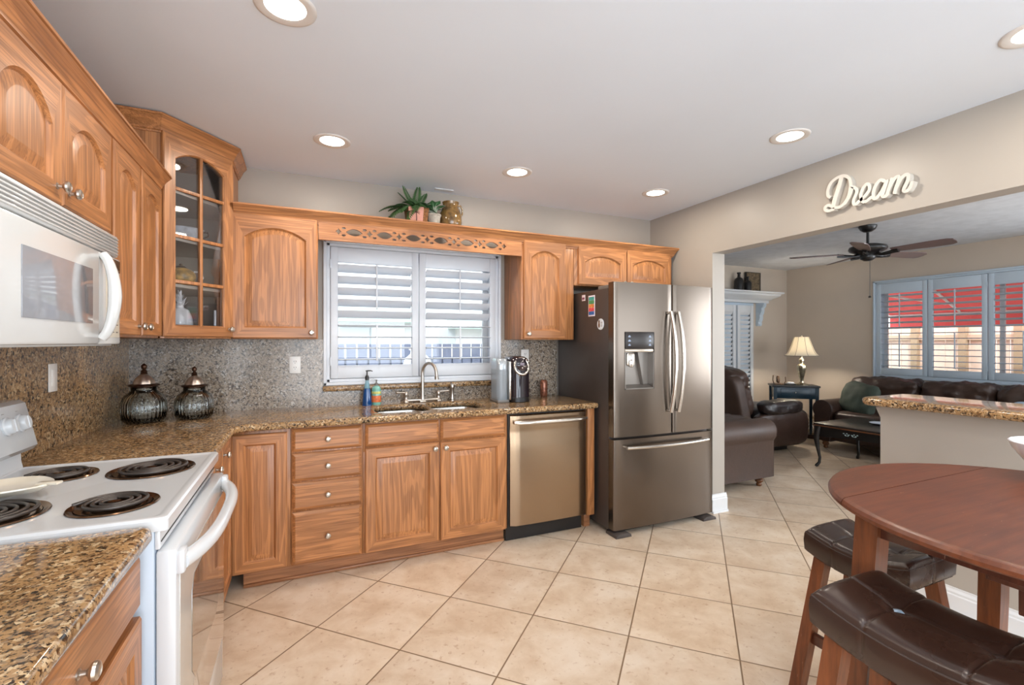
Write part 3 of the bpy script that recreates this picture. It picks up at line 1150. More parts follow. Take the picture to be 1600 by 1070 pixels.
b = B(); b.box(0.001, .95, 0, .60, .1, .874, .001); obj('carcass', b, 'oak_v', t)
drawer(t, .012, .728, .926, .134); door(t, .012, .105, .458, .605, 0, (.43, .565)); door(t, .48, .105, .458, .605, 0, (.03, .565))
b = B(); b.box(FL - .07, FL - .055, -.3, 1.373, 0, .1)
o = obj('toe_kick', b, 'oak_kick'); tag(o, 'recessed toe kick board under the cabinet nearest the camera', 'toe kick')

# ------------------------------------------------------------------ granite
def slab(loops, z0, z1, bev, name, mat, label, cat='countertop'):
    me = curve_plate(loops, z1 - z0, bev, 4)
    o = obj(name, me, mat, loc=(0, 0, (z0 + z1) / 2))
    return tag(o, label, cat)
CX = LEFT + .645     # -.325 front edge of left run
CY = BACK - .655     # 2.855 front edge of back run
sinkL = rrect(.425, .765, 2.985, 3.335, .09, 6)
sinkR = rrect(.790, 1.150, 2.985, 3.355, .09, 6)
endc = [(1.955 - .02 + .02 * math.cos(R(a)), CY + .02 + .02 * math.sin(R(a))) for a in (-90, -60, -30, 0)]
Lshape = [(LEFT + .003, 2.162), (CX, 2.162), (CX, CY - .055), (CX + .05, CY)] + endc + [(1.955, BACK - .003), (LEFT + .003, BACK - .003)]
slab([Lshape, sinkL[::-1], sinkR[::-1]], .875, .914, .0155, 'granite_countertop', 'granite', 'L-shaped gold-brown granite countertop holding the sink and running into the corner')
rc = [(CX - .03 + .03 * math.cos(R(a)), 1.385 - .03 + .03 * math.sin(R(a))) for a in (0, 30, 60, 90)]
slab([[(LEFT + .003, -.35), (CX, -.35)] + rc + [(LEFT + .003, 1.385)]], .875, .914, .0155, 'granite_countertop', 'granite', 'gold-brown granite countertop nearest the camera, left foreground beside the range')
# splashes
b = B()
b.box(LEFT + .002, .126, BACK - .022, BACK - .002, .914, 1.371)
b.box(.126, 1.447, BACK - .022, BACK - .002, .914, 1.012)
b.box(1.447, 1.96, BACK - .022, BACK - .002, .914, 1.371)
o = obj('granite_backsplash', b, 'granite_grey'); tag(o, 'speckled granite backsplash behind the sink run, greyed by a painted-in reflection', 'backsplash')
b = B(); b.box(.122, 1.451, BACK - .05, BACK - .001, 1.012, 1.05, .012)
o = obj('window_ledge', b, 'granite'); tag(o, 'thin granite ledge under the sink window shutters', 'ledge')
b = B(); b.box(LEFT + .002, LEFT + .022, -.35, BACK - .023, .914, 1.371)
o = obj('granite_backsplash', b, 'granite_left'); tag(o, 'brown speckled granite backsplash behind the range', 'backsplash')
# bar top on the pony wall
slab([[(2.85, REAR + .1), (3.30, REAR + .1), (3.30, 1.61), (3.27, 1.64), (2.90, 1.64), (2.862, 1.615), (2.85, 1.58)]], 1.002, 1.044, .019, 'granite_bar_top', 'granite', 'granite bar top on the low wall behind the dining table')
b = B()
b.loft([[(RIGHT + .002, 1.5855, .985), (RIGHT + .128, 1.5855, .985), (RIGHT + .128, 1.589, .985), (RIGHT + .002, 1.589, .985)][0:4], [(RIGHT + .002, 1.5855, 1.0), (RIGHT + .128, 1.5855, 1.0), (RIGHT + .128, 1.625, 1.0), (RIGHT + .002, 1.625, 1.0)]])
b.loft([[(RIGHT + .002, 1.5855, .93), (RIGHT + .128, 1.5855, .93), (RIGHT + .128, 1.587, .93), (RIGHT + .002, 1.587, .93)], [(RIGHT + .002, 1.5855, .985), (RIGHT + .128, 1.5855, .985), (RIGHT + .128, 1.61, .985), (RIGHT + .002, 1.61, .985)]])
struct('trim_1', b, 'wall')

# ================================================================== APPLIANCES
# ---- refrigerator
FX0, FX1 = 1.962, 2.888
t = thing('refrigerator', 'stainless steel french door refrigerator with water dispenser beside the oak end panel', 'refrigerator', (FX0, 2.68, 0))
Wf = FX1 - FX0
b = B(); b.box(0.002, Wf - .002, .085, .79, .03, 1.735, .006); b.box(.004, Wf - .004, .075, .09, .05, 1.72)
obj('cabinet_body', b, 'fridge_side', t)
b = B(); b.box(.03, .16, .03, .25, 1.735, 1.765, .008); b.box(Wf - .16, Wf - .03, .03, .25, 1.735, 1.765, .008); obj('hinge_cover', b, 'grey_plastic', t)
def fdoor(name, x0, x1, z0, z1, bow=.014, mat='steel_v', hole=None):
    """softly bowed door front; hole = (hx0, hx1, hz0, hz1) cut for the dispenser"""
    b = B()
    xs = [x0 + .001, x0 + .004, x0 + .014] + [x0 + .014 + (x1 - x0 - .028) * i / 12 for i in range(1, 12)] + [x1 - .014, x1 - .004, x1 - .001]
    def yy(x):
        ed = min(x - x0, x1 - x)
        r = .014
        c = 0 if ed >= r else r - math.sqrt(max(0, r * r - (r - ed) ** 2))
        u = (x - 0) / Wf * 2 - 1
        return c + bow * u * u
    zs = [z0, z1]
    if hole:
        xs = sorted(set([x for x in xs if not (hole[0] - .01 < x < hole[1] + .01)] + [hole[0], hole[1], (hole[0] + hole[1]) / 2]))
        zs = [z0, hole[2], hole[3], z1]
    vf = [[b.bm.verts.new((x, yy(x), z)) for x in xs] for z in zs]
    vb = [[b.bm.verts.new((x, .075, z)) for x in xs] for z in zs]
    nx, nz = len(xs), len(zs)
    for k in range(nz - 1):
        for i in range(nx - 1):
            inh = hole and k == 1 and xs[i] >= hole[0] - 1e-6 and xs[i + 1] <= hole[1] + 1e-6
            if inh:
                continue
            b.bm.faces.new((vf[k][i], vf[k][i + 1], vf[k + 1][i + 1], vf[k + 1][i]))
    for k in range(nz - 1):
        b.bm.faces.new((vf[k][0], vf[k + 1][0], vb[k + 1][0], vb[k][0]))
        b.bm.faces.new((vf[k][-1], vb[k][-1], vb[k + 1][-1], vf[k + 1][-1]))
    for i in range(nx - 1):
        b.bm.faces.new((vf[0][i], vb[0][i], vb[0][i + 1], vf[0][i + 1]))
        b.bm.faces.new((vf[-1][i], vf[-1][i + 1], vb[-1][i + 1], vb[-1][i]))
    for k in range(nz - 1):
        for i in range(nx - 1):
            b.bm.faces.new((vb[k][i], vb[k + 1][i], vb[k + 1][i + 1], vb[k][i + 1]))
    return obj(name, b, mat, t, ang=32)
SX = 2.475 - FX0
hole = (2.052 - FX0, 2.306 - FX0, 1.02, 1.425)
dl = fdoor('door', 0, SX - .003, .69, 1.772, hole=hole)
dr = fdoor('door', SX + .003, Wf, .69, 1.772)
fz = fdoor('freezer_drawer', 0, Wf, .045, .672)
hx0, hx1 = hole[0], hole[1]
yd = .004
b = B(); b.box(hx0 + .001, hx1 - .001, yd - .003, yd + .02, 1.305, 1.424, .004)
pn = obj('control_panel', b, plain('dispenser_black', srgb(30, 22, 20), 0.3, 0.05, 8), dl)
ic = plain('panel_icon_blue', srgb(170, 186, 214), 0.4, 0.02, 4)
for (x, z) in ((.035, 1.39), (.035, 1.36), (.035, 1.33), (.215, 1.39), (.215, 1.36), (.215, 1.33)):
    b = B(); b.box(hx0 + x - .011, hx0 + x + .011, yd - .0038, yd - .0028, z - .0022, z + .0022)
    b.box(hx0 + x - .006, hx0 + x + .006, yd - .0038, yd - .0028, z + .005, z + .009)
    obj('button', b, ic, pn)
b = B()
b.box(hx0 + .001, hx1 - .001, yd + .001, yd + .012, 1.282, 1.304, .002)
obj('dispenser_lip', b, 'steel', dl)
b = B()
# recess: back, sides, sloped floor
zr0, zr1 = 1.021, 1.281
b.box(hx0, hx1, .066, .07, zr0, zr1)
b.box(hx0, hx0 + .006, .004, .07, zr0, zr1); b.box(hx1 - .006, hx1, .004, .07, zr0, zr1)
b.loft([[(hx0, .004, zr0), (hx1, .004, zr0), (hx1, .07, zr0), (hx0, .07, zr0)], [(hx0, .004, zr0 + .006), (hx1, .004, zr0 + .006), (hx1, .07, zr0 + .03), (hx0, .07, zr0 + .03)]])
b.loft([[(hx0 + .125, .066, zr1), (hx0 + .13, .066, zr1), (hx0 + .13, .03, zr1)], [(hx0 + .185, .066, zr0 + .01), (hx0 + .19, .066, zr0 + .01), (hx0 + .19, .04, zr0 + .01)]])
obj('dispenser_recess', b, plain('recess_grey', srgb(140, 134, 128), 0.3, 0.05, 6, metal=0.6), dl)
b = B(); b.box(hx0 + .03, hx0 + .095, .02, .035, 1.185, 1.275, .012); b.box(hx0 + .045, hx0 + .08, .012, .03, 1.175, 1.23, .008)
obj('dispenser_lever', b, 'steel_lt', dl)
def handle(parent, pts, r, ends):
    b = B(); b.tube(pts, r, 12)
    for e in ends:
        b.cyl(e[0], e[1], .009, 10)
    return obj('handle', b, 'steel_lt', parent)
for par, xx in ((dl, SX - .036), (dr, SX + .036)):
    pts = []
    for i in range(15):
        u = -1 + 2 * i / 14
        sx = 0.012 * (1 if xx > SX else 1)
        pts.append((xx + (1 - u * u) * .010 - .0, -.022 - .042 * (1 - u * u), 1.21 + u * .365))
    handle(par, pts, .0145, [((xx, -.024, 1.21 - .355), (xx, .012, 1.21 - .355)), ((xx, -.024, 1.21 + .355), (xx, .012, 1.21 + .355))])
pts = [(Wf / 2 + u * .375, -.022 - .036 * (1 - u * u), .618) for u in [-1 + 2 * i / 14 for i in range(15)]]
handle(fz, pts, .0125, [((Wf / 2 - .365, -.024, .618), (Wf / 2 - .365, .018, .618)), ((Wf / 2 + .365, -.024, .618), (Wf / 2 + .365, .018, .618))])
b = B(); b.box(.03, Wf - .03, .09, .12, .0, .045); obj('kick_grille', b, 'dark_plastic', t)
for x in (.0, Wf - .13):
    b = B()
    b.prism([(x, .0), (x + .13, .0), (x + .125, .018), (x + .10, .03), (x + .03, .03), (x + .005, .018)], .13, mat=Matrix.Translation((0, -.02, 0)), bev=.004)
    obj('foot_cover', b, 'rubber', t)
b = B(); b.box(Wf - .13, Wf - .05, -.0005 + .013, .016, 1.70, 1.71); obj('badge', b, plain('badge_dark', srgb(90, 84, 80), 0.3, 0.02, 4), dr)
# magnets on the side
def magnet(label, y, z, w, h, mats, shape='rect'):
    b = B()
    if shape == 'rect':
        b.box(-.003, 0, -w / 2, w / 2, -h / 2, h / 2, .0008)
    else:
        b.lathe([(0, 0), (w / 2, 0), (w / 2 * .97, .004), (0, .005)], (0, 0, 0), 28, mat=Matrix.Rotation(R(-90), 4, 'Y'))
    o = obj('fridge_magnet', b, mats, loc=(FX0 + .002 - .0006, y, z))
    return tag(o, label, 'magnet')
m1_ = magnet('small white magnet with purple print high on the refrigerator side', 3.075, 1.69, .045, .045, plain('magnet_white', srgb(226, 216, 220), 0.4, 0.02, 4))
b = B(); b.box(-.0036, -.003, -.015, .017, -.012, .004); obj('print', b, plain('print_purple', srgb(130, 70, 100), 0.5, 0.4, 90), m1_)
m2_ = magnet('tall rainbow-coloured magnet on the refrigerator side', 2.965, 1.622, .085, .155, plain('magnet_rim', srgb(236, 226, 236), 0.4, 0.02, 4))
for k, c in enumerate(((60, 104, 170), (226, 84, 92), (240, 150, 84), (84, 150, 96), (70, 160, 156))):
    b = B(); z = -.067 + k * .027
    b.box(-.0036, -.003, -.036, .036, z, z + .026); obj('colour_band', b, plain('magnet_band', srgb(*c), 0.45, 0.35, 70), m2_)
m3_ = magnet('round magnet with a small dog picture on the refrigerator side', 2.85, 1.482, .082, .082, plain('magnet_round', srgb(220, 226, 232), 0.3, 0.02, 4), 'round')
b = B()
b.sphere((-.0052, .014, -.006), .013, 12, 0, (.12, .8, 1.6)); b.sphere((-.0055, .014, .016), .009, 12, 0, (.12, 1, 1)); b.sphere((-.0055, .021, .026), .004, 8, 0, (.12, 1, 1.6)); b.sphere((-.0055, .007, .026), .004, 8, 0, (.12, 1, 1.6))
obj('dog_picture', b, plain('dog_brown', srgb(112, 78, 50), 0.5, 0.4, 120), m3_)
for z in (.014, .006, -.006, -.014):
    b = B(); b.box(-.0054, -.0046, -.024, -.006, z - .0018, z + .0018); obj('text_line', b, 'grey_plastic', m3_)

# ---- dishwasher
t = thing('dishwasher', 'stainless steel dishwasher with bar handle between sink cabinet and refrigerator', 'dishwasher', (1.258, 2.915, 0))
b = B(); b.box(0, .62, .0, .58, .1, .868); obj('tub', b, 'dark_plastic', t)
b = B()
n = 16
rows = []
zsd = [.112, .118] + [.118 + .62 * i / 10 for i in range(1, 11)] + [.76, .80, .83, .855, .862]
for z in zsd:
    r = []
    for i in range(n + 1):
        x = .012 + .594 * i / n
        u = 2 * i / n - 1
        y = -.042 + .008 * u * u
        g = math.exp(-((z - .745) / .035) ** 2) * .006
        if i in (0, n):
            y = -.018
        if z in (.112, .862):
            y += .008
        r.append((x, y + g, z))
    rows.append(r)
b.loft([[(p[0], p[1], p[2]) for p in r] + [(.606, 0.0, r[0][2]), (.012, 0.0, r[0][2])] for r in rows])
dd = obj('door', b, 'steel_dw', t, ang=30)
pts = [(.309 + u * .27, -.062 - .026 * (1 - u ** 4), .815) for u in [-1 + i / 8 for i in range(17)]]
b = B(); b.tube(pts, [.0175 if 0 < i < 16 else .014 for i in range(17)], 14, flat=.8)
for x in (.045, .573):
    b.box(x - .022, x + .022, -.068, -.032, .803, .827, .006)
obj('handle', b, 'steel_lt', dd)
b = B(); b.box(.0, .60, .03, .045, 0.002, .1); obj('kick_plate', b, 'dark_plastic', t)

# ---- microwave (local x -> +y world, front -y -> +x world)
t = thing('microwave', 'white over-the-range microwave with vent louvres above its door', 'microwave', (-.617, 1.392, 1.338), R(90))
b = B(); b.box(0, .762, .018, .345, 0, .395, .004)
obj('housing', b, 'cream', t)
b = B(); b.box(.0, .762, .0, .02, .318, .395, .006); gr = obj('vent_grille', b, 'cream', t)
b = B(); b.box(.016, .746, -.002, .002, .328, .386); obj('grille_back', b, 'grill', gr)
for k in range(6):
    b = B(); z = .328 + k * .0108
    b.box(.016, .746, -.006, .003, z - .002, z + .0022, .001); obj('grille_slat', b, 'cream', gr)
b = B(); b.box(.0, .568, -.008, .018, .006, .312, .008); dm = obj('door', b, 'cream', t)
b = B(); b.box(.095, .505, -.0105, -.0075, .072, .245, .001, mat=None)
obj('door_window', b, 'micro_glass', dm)
pts = []
for i in range(17):
    u = -1 + 2 * i / 16
    pts.append((.572 + .004 * u, -.012 - .034 * (1 - u * u) ** .7, .165 + u * .140))
b = B(); b.tube(pts, [.011 + .004 * (1 - abs(-1 + 2 * i / 16)) for i in range(17)], 12, flat=1.35); obj('handle', b, 'cream', t)
b = B(); b.box(.572, .762, -.006, .018, .006, .312, .006); cp = obj('control_panel', b, 'cream', t)
b = B(); b.box(.625, .752, -.0085, -.0055, .262, .305, .001); obj('display', b, plain('display_brown', srgb(92, 72, 56), 0.15, 0.05, 8), cp)
b = B(); b.box(.625, .748, -.0075, -.0055, .03, .255, .001); kp = obj('keypad', b, 'cream_panel', cp)
kg = plain('key_mark', srgb(120, 112, 104), 0.5, 0.02, 4)
for r in range(8):
    b = B()
    for c in range(3):
        x = .642 + c * .036; z = .046 + r * .026
        b.box(x, x + .018, -.0082, -.0074, z, z + .004)
    obj('key_marking', b, kg, kp)

# ---- range
RY0, RY1 = 1.392, 2.156
t = thing('range', 'white electric coil range with oven, set into the left counter', 'range', (-.33, RY0, 0), R(90))
Wr = RY1 - RY0
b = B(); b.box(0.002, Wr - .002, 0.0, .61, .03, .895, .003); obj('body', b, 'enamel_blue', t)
b = B()
# cooktop with raised rim
def rr(d, z): return [(x, y, z) for x, y in rrect(d, Wr - d, -.028 + d, .545 - d * .2, .012 + d * .2, 4)]
b.loft([rr(0.0, .892), rr(0, .918), rr(.004, .924), rr(.014, .926), rr(.024, .9215), rr(.03, .921)])
ct = obj('cooktop', b, 'enamel', t, ang=30)
BUR = [(1.945 - RY0, .135, .112), (1.562 - RY0, .125, .088), (1.972 - RY0, .385, .088), (1.575 - RY0, .385, .112)]
for (bx, by, br) in BUR:
    b = B()
    b.lathe([(br - .012, -.006), (br, .003), (br + .008, .004), (br + .010, .001), (br - .006, -.001)], (bx, by, .922), 40)
    b.lathe([(.0, -.0008), (br * .5, -.001), (br - .008, .0005)], (bx, by, .922), 40)
    dp = obj('drip_pan', b, 'chrome_pan', t, ang=60)
    b = B()
    pts = []
    turns = 4 if br > .1 else 3.2
    N = int(turns * 36)
    for i in range(N + 1):
        a = 2 * PI * i / 36
        r = .022 + (br - .034) * i / N
        pts.append((bx + r * math.cos(a), by + r * math.sin(a), .931))
    pts += [(pts[-1][0] * .9 + bx * .1, pts[-1][1] * .9 + by * .1 + .03, .925)]
    b.tube(pts, .0052, 8, flat=.9)
    obj('coil', b, 'coil', dp, ang=60)
    b = B(); b.lathe([(0, 0), (.014, 0), (.014, .004), (0, .006)], (bx, by, .929), 16); obj('coil_cap', b, 'chrome_pan', dp)
# backguard
b = B()
b.prism([(0, 0)] * 0 + [(.545, .92), (.56, .98), (.52, .985), (.508, 1.0), (.540, 1.145), (.555, 1.155), (.62, 1.155), (.62, .92)], Wr, mat=Matrix.Rotation(R(90), 4, 'Z') @ Matrix.Scale(-1, 4, (0, 1, 0)) if False else Matrix(((0, 1, 0, 0), (1, 0, 0, 0), (0, 0, 1, 0), (0, 0, 0, 1))), bev=.005)
bgd = obj('backguard', b, 'enamel', t, ang=40)
kd = Vector((0, -.98, .2)).normalized()
for xk in (.095, .165, 2.005 - RY0, 2.083 - RY0):
    b = B()
    m = Matrix.Translation((xk, .527, 1.083)) @ Vector((0, 0, 1)).rotation_difference(kd).to_matrix().to_4x4()
    b.lathe([(0, 0), (.029, 0), (.030, .006), (.026, .009), (.024, .020), (.021, .024), (0, .025)], (0, 0, 0), 24, mat=m)
    b.box(-.004, .004, -.021, .021, .022, .027, .002, mat=m)
    kn_ = obj('control_knob', b, 'enamel', bgd)
    b = B(); 
    m2 = Matrix.Translation((xk, .527, 1.083)) @ Vector((0, 0, 1)).rotation_difference(kd).to_matrix().to_4x4()
    b.box(-.006, .006, .040, .042, .0, .0012, mat=m2); b.box(-.003, .003, -.044, -.040, .0, .0012, mat=m2)
    obj('knob_marking', b, 'grey_plastic', bgd)
# front: vent strip, oven door, drawer
b = B(); b.box(.004, Wr - .004, -.012, 0, .845, .892, .004); obj('vent_strip', b, 'enamel', t)
b = B(); b.box(.01, Wr - .01, -.0135, -.0118, .862, .866); obj('vent_slot', b, 'slot', t)
b = B(); b.box(.003, Wr - .003, -.045, -.002, .215, .842, .008); od = obj('oven_door', b, 'enamel', t)
b = B(); b.box(.03, Wr - .03, -.048, -.0445, .225, .775, .001); og = obj('door_glass', b, 'oven_glass', od)
me = curve_plate([[(.20, .40), (.56, .40), (.60, .44), (.60, .66), (.57, .70), (.19, .70), (.16, .66), (.16, .44)]], .002, 0)
me.transform(Matrix.Rotation(R(90), 4, 'X')); obj('oven_window', me, 'oven_window', od, loc=(0, -.0487, 0))
pts = []
for i in range(21):
    u = -1 + 2 * i / 20
    k = (1 - abs(u) ** 3.2)
    pts.append((Wr / 2 + u * (Wr / 2 - .028), -.050 - .052 * k, .800 - .0 * k))
b = B(); b.tube(pts, [.018 + .003 * abs(-1 + 2 * i / 20) for i in range(21)], 14, flat=1.0)
b.box(.006, .050, -.062, -.040, .775, .835, .008); b.box(Wr - .050, Wr - .006, -.062, -.040, .775, .835, .008)
obj('handle', b, 'enamel', od)
b = B(); b.box(.003, Wr - .003, -.042, -.002, .04, .207, .008); obj('storage_drawer', b, 'enamel', t)
b = B(); b.box(.02, Wr - .02, .04, .5, 0, .035); obj('plinth', b, 'dark_plastic', t)
# spoon rest plate
b = B()
def pl(r): return lambda a, z: 1 + .035 * math.sin(6 * a)
b.lathe([(0, .008), (.07, .0085), (.095, .012), (.112, .022), (.118, .023), (.119, .019), (.112, .014), (.095, .004), (.07, 0), (0, 0)], (0, 0, 0), 48, wob=lambda a, z: 1 + .04 * math.cos(4 * a))
b.box(.085, .150, -.018, .018, .018, .026, .004)
o = obj('spoon_rest', b, plain('cream_ceramic', srgb(224, 214, 196), 0.15, 0.06, 14, coat=0.4), loc=(-.745, 1.745, .937), rot=(0, 0, R(-14)))
for v in o.data.vertices:
    v.co.y *= .70; v.co.x *= .86
tag(o, 'cream ceramic spoon rest dish lying on the range top by the backguard', 'dish')

# ---- outlets
def outlet(name, loc, rotz, label, kind='outlet'):
    b = B(); b.box(-.035, .035, -.006, 0, -.058, .058, .003); o = obj(name, b, 'outlet', None, loc=loc, rot=(0, 0, rotz))
    tag(o, label, 'outlet' if kind == 'outlet' else 'switch')
    if kind == 'outlet':
        for z in (-.02, .02):
            b = B(); b.lathe([(0, 0), (.0165, 0), (.016, .0025), (0, .0025)], (0, 0, 0), 20, mat=Matrix.Translation((0, -.006, z)) @ Matrix.Rotation(R(90), 4, 'X')); r = obj('receptacle', b, 'outlet', o)
            b = B(); b.box(-.008, -.005, -.0092, -.0083, z - .002, z + .008); b.box(.005, .008, -.0092, -.0083, z - .002, z + .008); b.box(-.002, .002, -.0092, -.0083, z - .010, z - .006); obj('slot', b, 'slot', r)
    else:
        b = B(); b.box(-.017, .017, -.009, -.005, -.034, .034, .002); obj('rocker', b, 'outlet', o)
    return o
outlet('wall_outlet', (-.05, BACK - .0225, 1.20), 0, 'white double outlet on the granite backsplash left of the sink window')
outlet('wall_switch', (LEFT + .0225, 2.545, 1.205), R(90), 'white switch plate on the brown granite behind the range', 'switch')
outlet('wall_outlet', (1.66, BACK - .0225, 1.235), 0, 'white outlet behind the top of the coffee maker')

# ---- sink, faucet, sprayer
t = thing('sink', 'stainless steel double bowl undermount sink', 'sink', (0, 0, 0))
for lp, bx in ((sinkL, 'bowl'), (sinkR, 'bowl')):
    b = B()
    cx = sum(p[0] for p in lp) / len(lp); cy = sum(p[1] for p in lp) / len(lp)
    def sc(k, z): return [(cx + (x - cx) * k, cy + (y - cy) * k, z) for x, y in lp]
    b.loft([sc(1.05, .874), sc(1.0, .873), sc(.985, .86), sc(.97, .76), sc(.93, .73), sc(.8, .722), sc(.2, .718)], cap0=False)
    bo = obj(bx, b, 'sink', t, ang=60)
    b = B(); b.lathe([(0, 0), (.03, 0), (.038, .002), (.04, .0), ], (cx, cy, .719), 20); obj('drain', b, 'steel_lt', bo)
t = thing('faucet', 'brushed nickel bridge faucet with tall gooseneck spout and two lever handles', 'faucet', (.80, 3.425, .914))
b = B()
b.box(-.125, .125, -.014, .014, .008, .026, .008)
b.box(-.135, -.105, -.024, .024, 0, .012, .005); b.box(.105, .135, -.024, .024, 0, .012, .005); b.box(-.024, .024, -.024, .024, 0, .012, .005)
obj('base', b, 'nickel', t)
pts = [(0, 0, .02), (0, 0, .10), (0, 0, .19)]
for i in range(13):
    a = PI * i / 12
    pts.append((.035 * (1 - math.cos(a)), -.062 * (1 - math.cos(a)), .215 + .072 * math.sin(a)))
pts.append((.072, -.128, .185))
b = B(); b.tube(pts, [.016, .0125, .0115] + [.0112] * 13 + [.0125], 14); b.lathe([(.015, 0), (.0155, .018), (.012, .02)], (.072, -.128, .172), 16)
b.lathe([(.02, .02), (.02, .03), (.015, .045), (.0135, .06)], (0, 0, 0), 18)
obj('spout', b, 'nickel', t, ang=60)
for s in (-1, 1):
    b = B()
    b.lathe([(0, 0), (.022, 0), (.022, .006), (.015, .012), (.012, .035), (.014, .042), (.016, .055), (.012, .068), (.004, .074), (0, .074)], (s * .12, 0, .008), 18)
    b.tube([(s * .12, 0, .068), (s * .14, -.004, .074), (s * .17, -.012, .076), (s * .195, -.02, .077)], [.006, .006, .0065, .0085], 10)
    obj('lever_handle', b, 'nickel', t, ang=60)
b = B()
b.lathe([(0, 0), (.024, 0), (.024, .005), (.016, .010), (.0135, .03), (.012, .075), (.016, .09), (.019, .105), (.016, .118), (.008, .124), (0, .125)], (0, 0, 0), 18)
b.tube([(0, 0, .112), (.012, -.012, .118), (.024, -.02, .112)], [.008, .008, .006], 10)
o = obj('side_sprayer', b, 'nickel', loc=(1.03, 3.44, .914)); tag(o, 'brushed nickel side sprayer right of the faucet', 'sprayer')

# ---- glass canisters
def gj(name, tint, dens=1.0):
    a = NT(name)
    a.color(tint); a.set(rough=0.03, trans=1.0, ior=1.25)
    return a.m
M['jar_glass'] = glass('ribbed_jar_glass', (0.955, 0.972, 0.965))
M['jar_metal'] = plain('aged_copper_lid', srgb(206, 190, 176), 0.3, 0.25, 40, metal=0.85)
M['jar_dark'] = plain('dark_bronze', srgb(84, 60, 46), 0.35, 0.3, 30, metal=0.8)
def canister(label, x, y, s):
    t = thing('glass_canister', label, 'canister', (x, y, .914))
    b = B()
    outer = [(.062, 0.001), (.088, .004), (.098, .02), (.103, .06), (.101, .11), (.088, .145), (.066, .165), (.058, .172), (.058, .190), (.062, .194)]
    inner = [(.058, .193), (.054, .172), (.062, .160), (.084, .140), (.097, .108), (.099, .06), (.094, .02), (.07, .008), (0.001, .008)]
    prof = [(0.001, 0.001)] + outer + inner
    b.lathe([(r * s, z * s) for r, z in prof], (0, 0, 0), 120, wob=lambda a, z: 1 + (.018 * math.cos(30 * a) if .01 * s < z < .15 * s else 0))
    obj('jar', b, 'jar_glass', t, ang=80)
    b = B()
    b.lathe([(0, .188), (.056, .188), (.056, .196), (.070, .198), (.073, .203), (.066, .207), (.050, .21), (.0, .212)], (0, 0, 0), 48, wob=lambda a, z: 1 + .03 * math.cos(10 * a)); 
    for v in b.bm.verts: v.co *= s
    ld = obj('lid', b, 'jar_dark', t, ang=60)
    b = B()
    b.lathe([(.049, .208), (.047, .220), (.040, .236), (.028, .250), (.017, .258), (.014, .262), (.0, .262)], (0, 0, 0), 40, wob=lambda a, z: 1 + .07 * math.cos(8 * a))
    for v in b.bm.verts: v.co *= s
    obj('dome', b, 'jar_metal', ld, ang=60)
    b = B()
    b.lathe([(0, .260), (.013, .260), (.017, .268), (.012, .273), (.017, .279), (.010, .284), (.007, .288), (.012, .294), (.0145, .303), (.012, .312), (.005, .318), (0, .322)], (0, 0, 0), 24)
    for v in b.bm.verts: v.co *= s
    obj('finial', b, 'jar_dark', ld, ang=60)
canister('larger ribbed glass canister with copper lid in the left counter corner', -.80, 3.19, 1.0)
canister('smaller ribbed glass canister with copper lid beside the corner canister', -.575, 3.235, .93)

# ---- soap bottles
t = thing('soap_bottle', 'cone-shaped bottle of bright blue soap with a black pump beside the sink', 'soap bottle', (.405, 3.395, .914))
b = B(); b.lathe([(0, 0), (.033, 0), (.034, .006), (.028, .07), (.021, .118), (.0, .119)], (0, 0, 0), 28); obj('liquid', b, plain('blue_soap', srgb(6, 66, 126), 0.08, 0.03, 6, coat=0.6), t, ang=60)
b = B(); b.lathe([(.0212, .1195), (.016, .150), (.012, .165), (.011, .178), (0, .178)], (0, 0, 0), 28); obj('bottle_neck', b, plain('clear_teal_plastic', srgb(130, 180, 196), 0.08, 0.03, 6, alpha=0.55), t, ang=60)
b = B(); b.lathe([(0, .175), (.013, .175), (.014, .195), (.010, .206), (.005, .21), (.0045, .235), (.009, .236), (.010, .243), (0, .244)], (0, 0, 0), 20); b.tube([(0, 0, .240), (.025, -.005, .241), (.036, -.008, .236)], [.005, .004, .003], 8); obj('pump', b, 'dark_plastic', t, ang=50)
t = thing('hand_soap_bottle', 'squat teal and orange labelled hand soap bottle with clear pump', 'soap bottle', (.472, 3.425, .914))
b = B(); b.lathe([(0, 0), (.030, 0), (.032, .008), (.032, .105), (.026, .122), (.014, .132), (0, .133)], (0, 0, 0), 24, wob=None)
obj('bottle', b, plain('teal_clear_bottle', srgb(120, 182, 168), 0.1, 0.1, 14, coat=0.3), t, ang=60)
b = B(); b.lathe([(.0322, .018), (.0326, .02), (.0326, .062), (.0322, .064)], (0, 0, 0), 24); obj('label_band', b, plain('orange_label', srgb(224, 120, 70), 0.4, 0.3, 60), t, ang=60)
b = B(); b.lathe([(.0322, .075), (.0325, .076), (.0325, .092), (.0322, .093)], (0, 0, 0), 24); obj('label_band', b, plain('yellow_label', srgb(206, 206, 120), 0.4, 0.3, 60), t, ang=60)
b = B(); b.lathe([(0, .13), (.013, .13), (.013, .148), (.005, .152), (.005, .168), (.009, .170), (0, .176)], (0, 0, 0), 18); obj('pump_collar', b, 'grey_plastic', t, ang=50)
b = B(); b.tube([(-.002, 0, .172), (-.022, -.004, .180), (-.034, -.008, .174)], [.004, .0035, .003], 8); obj('pump_nozzle', b, plain('clear_plastic', srgb(210, 216, 220), 0.1, 0.02, 4, alpha=0.6), t, ang=50)

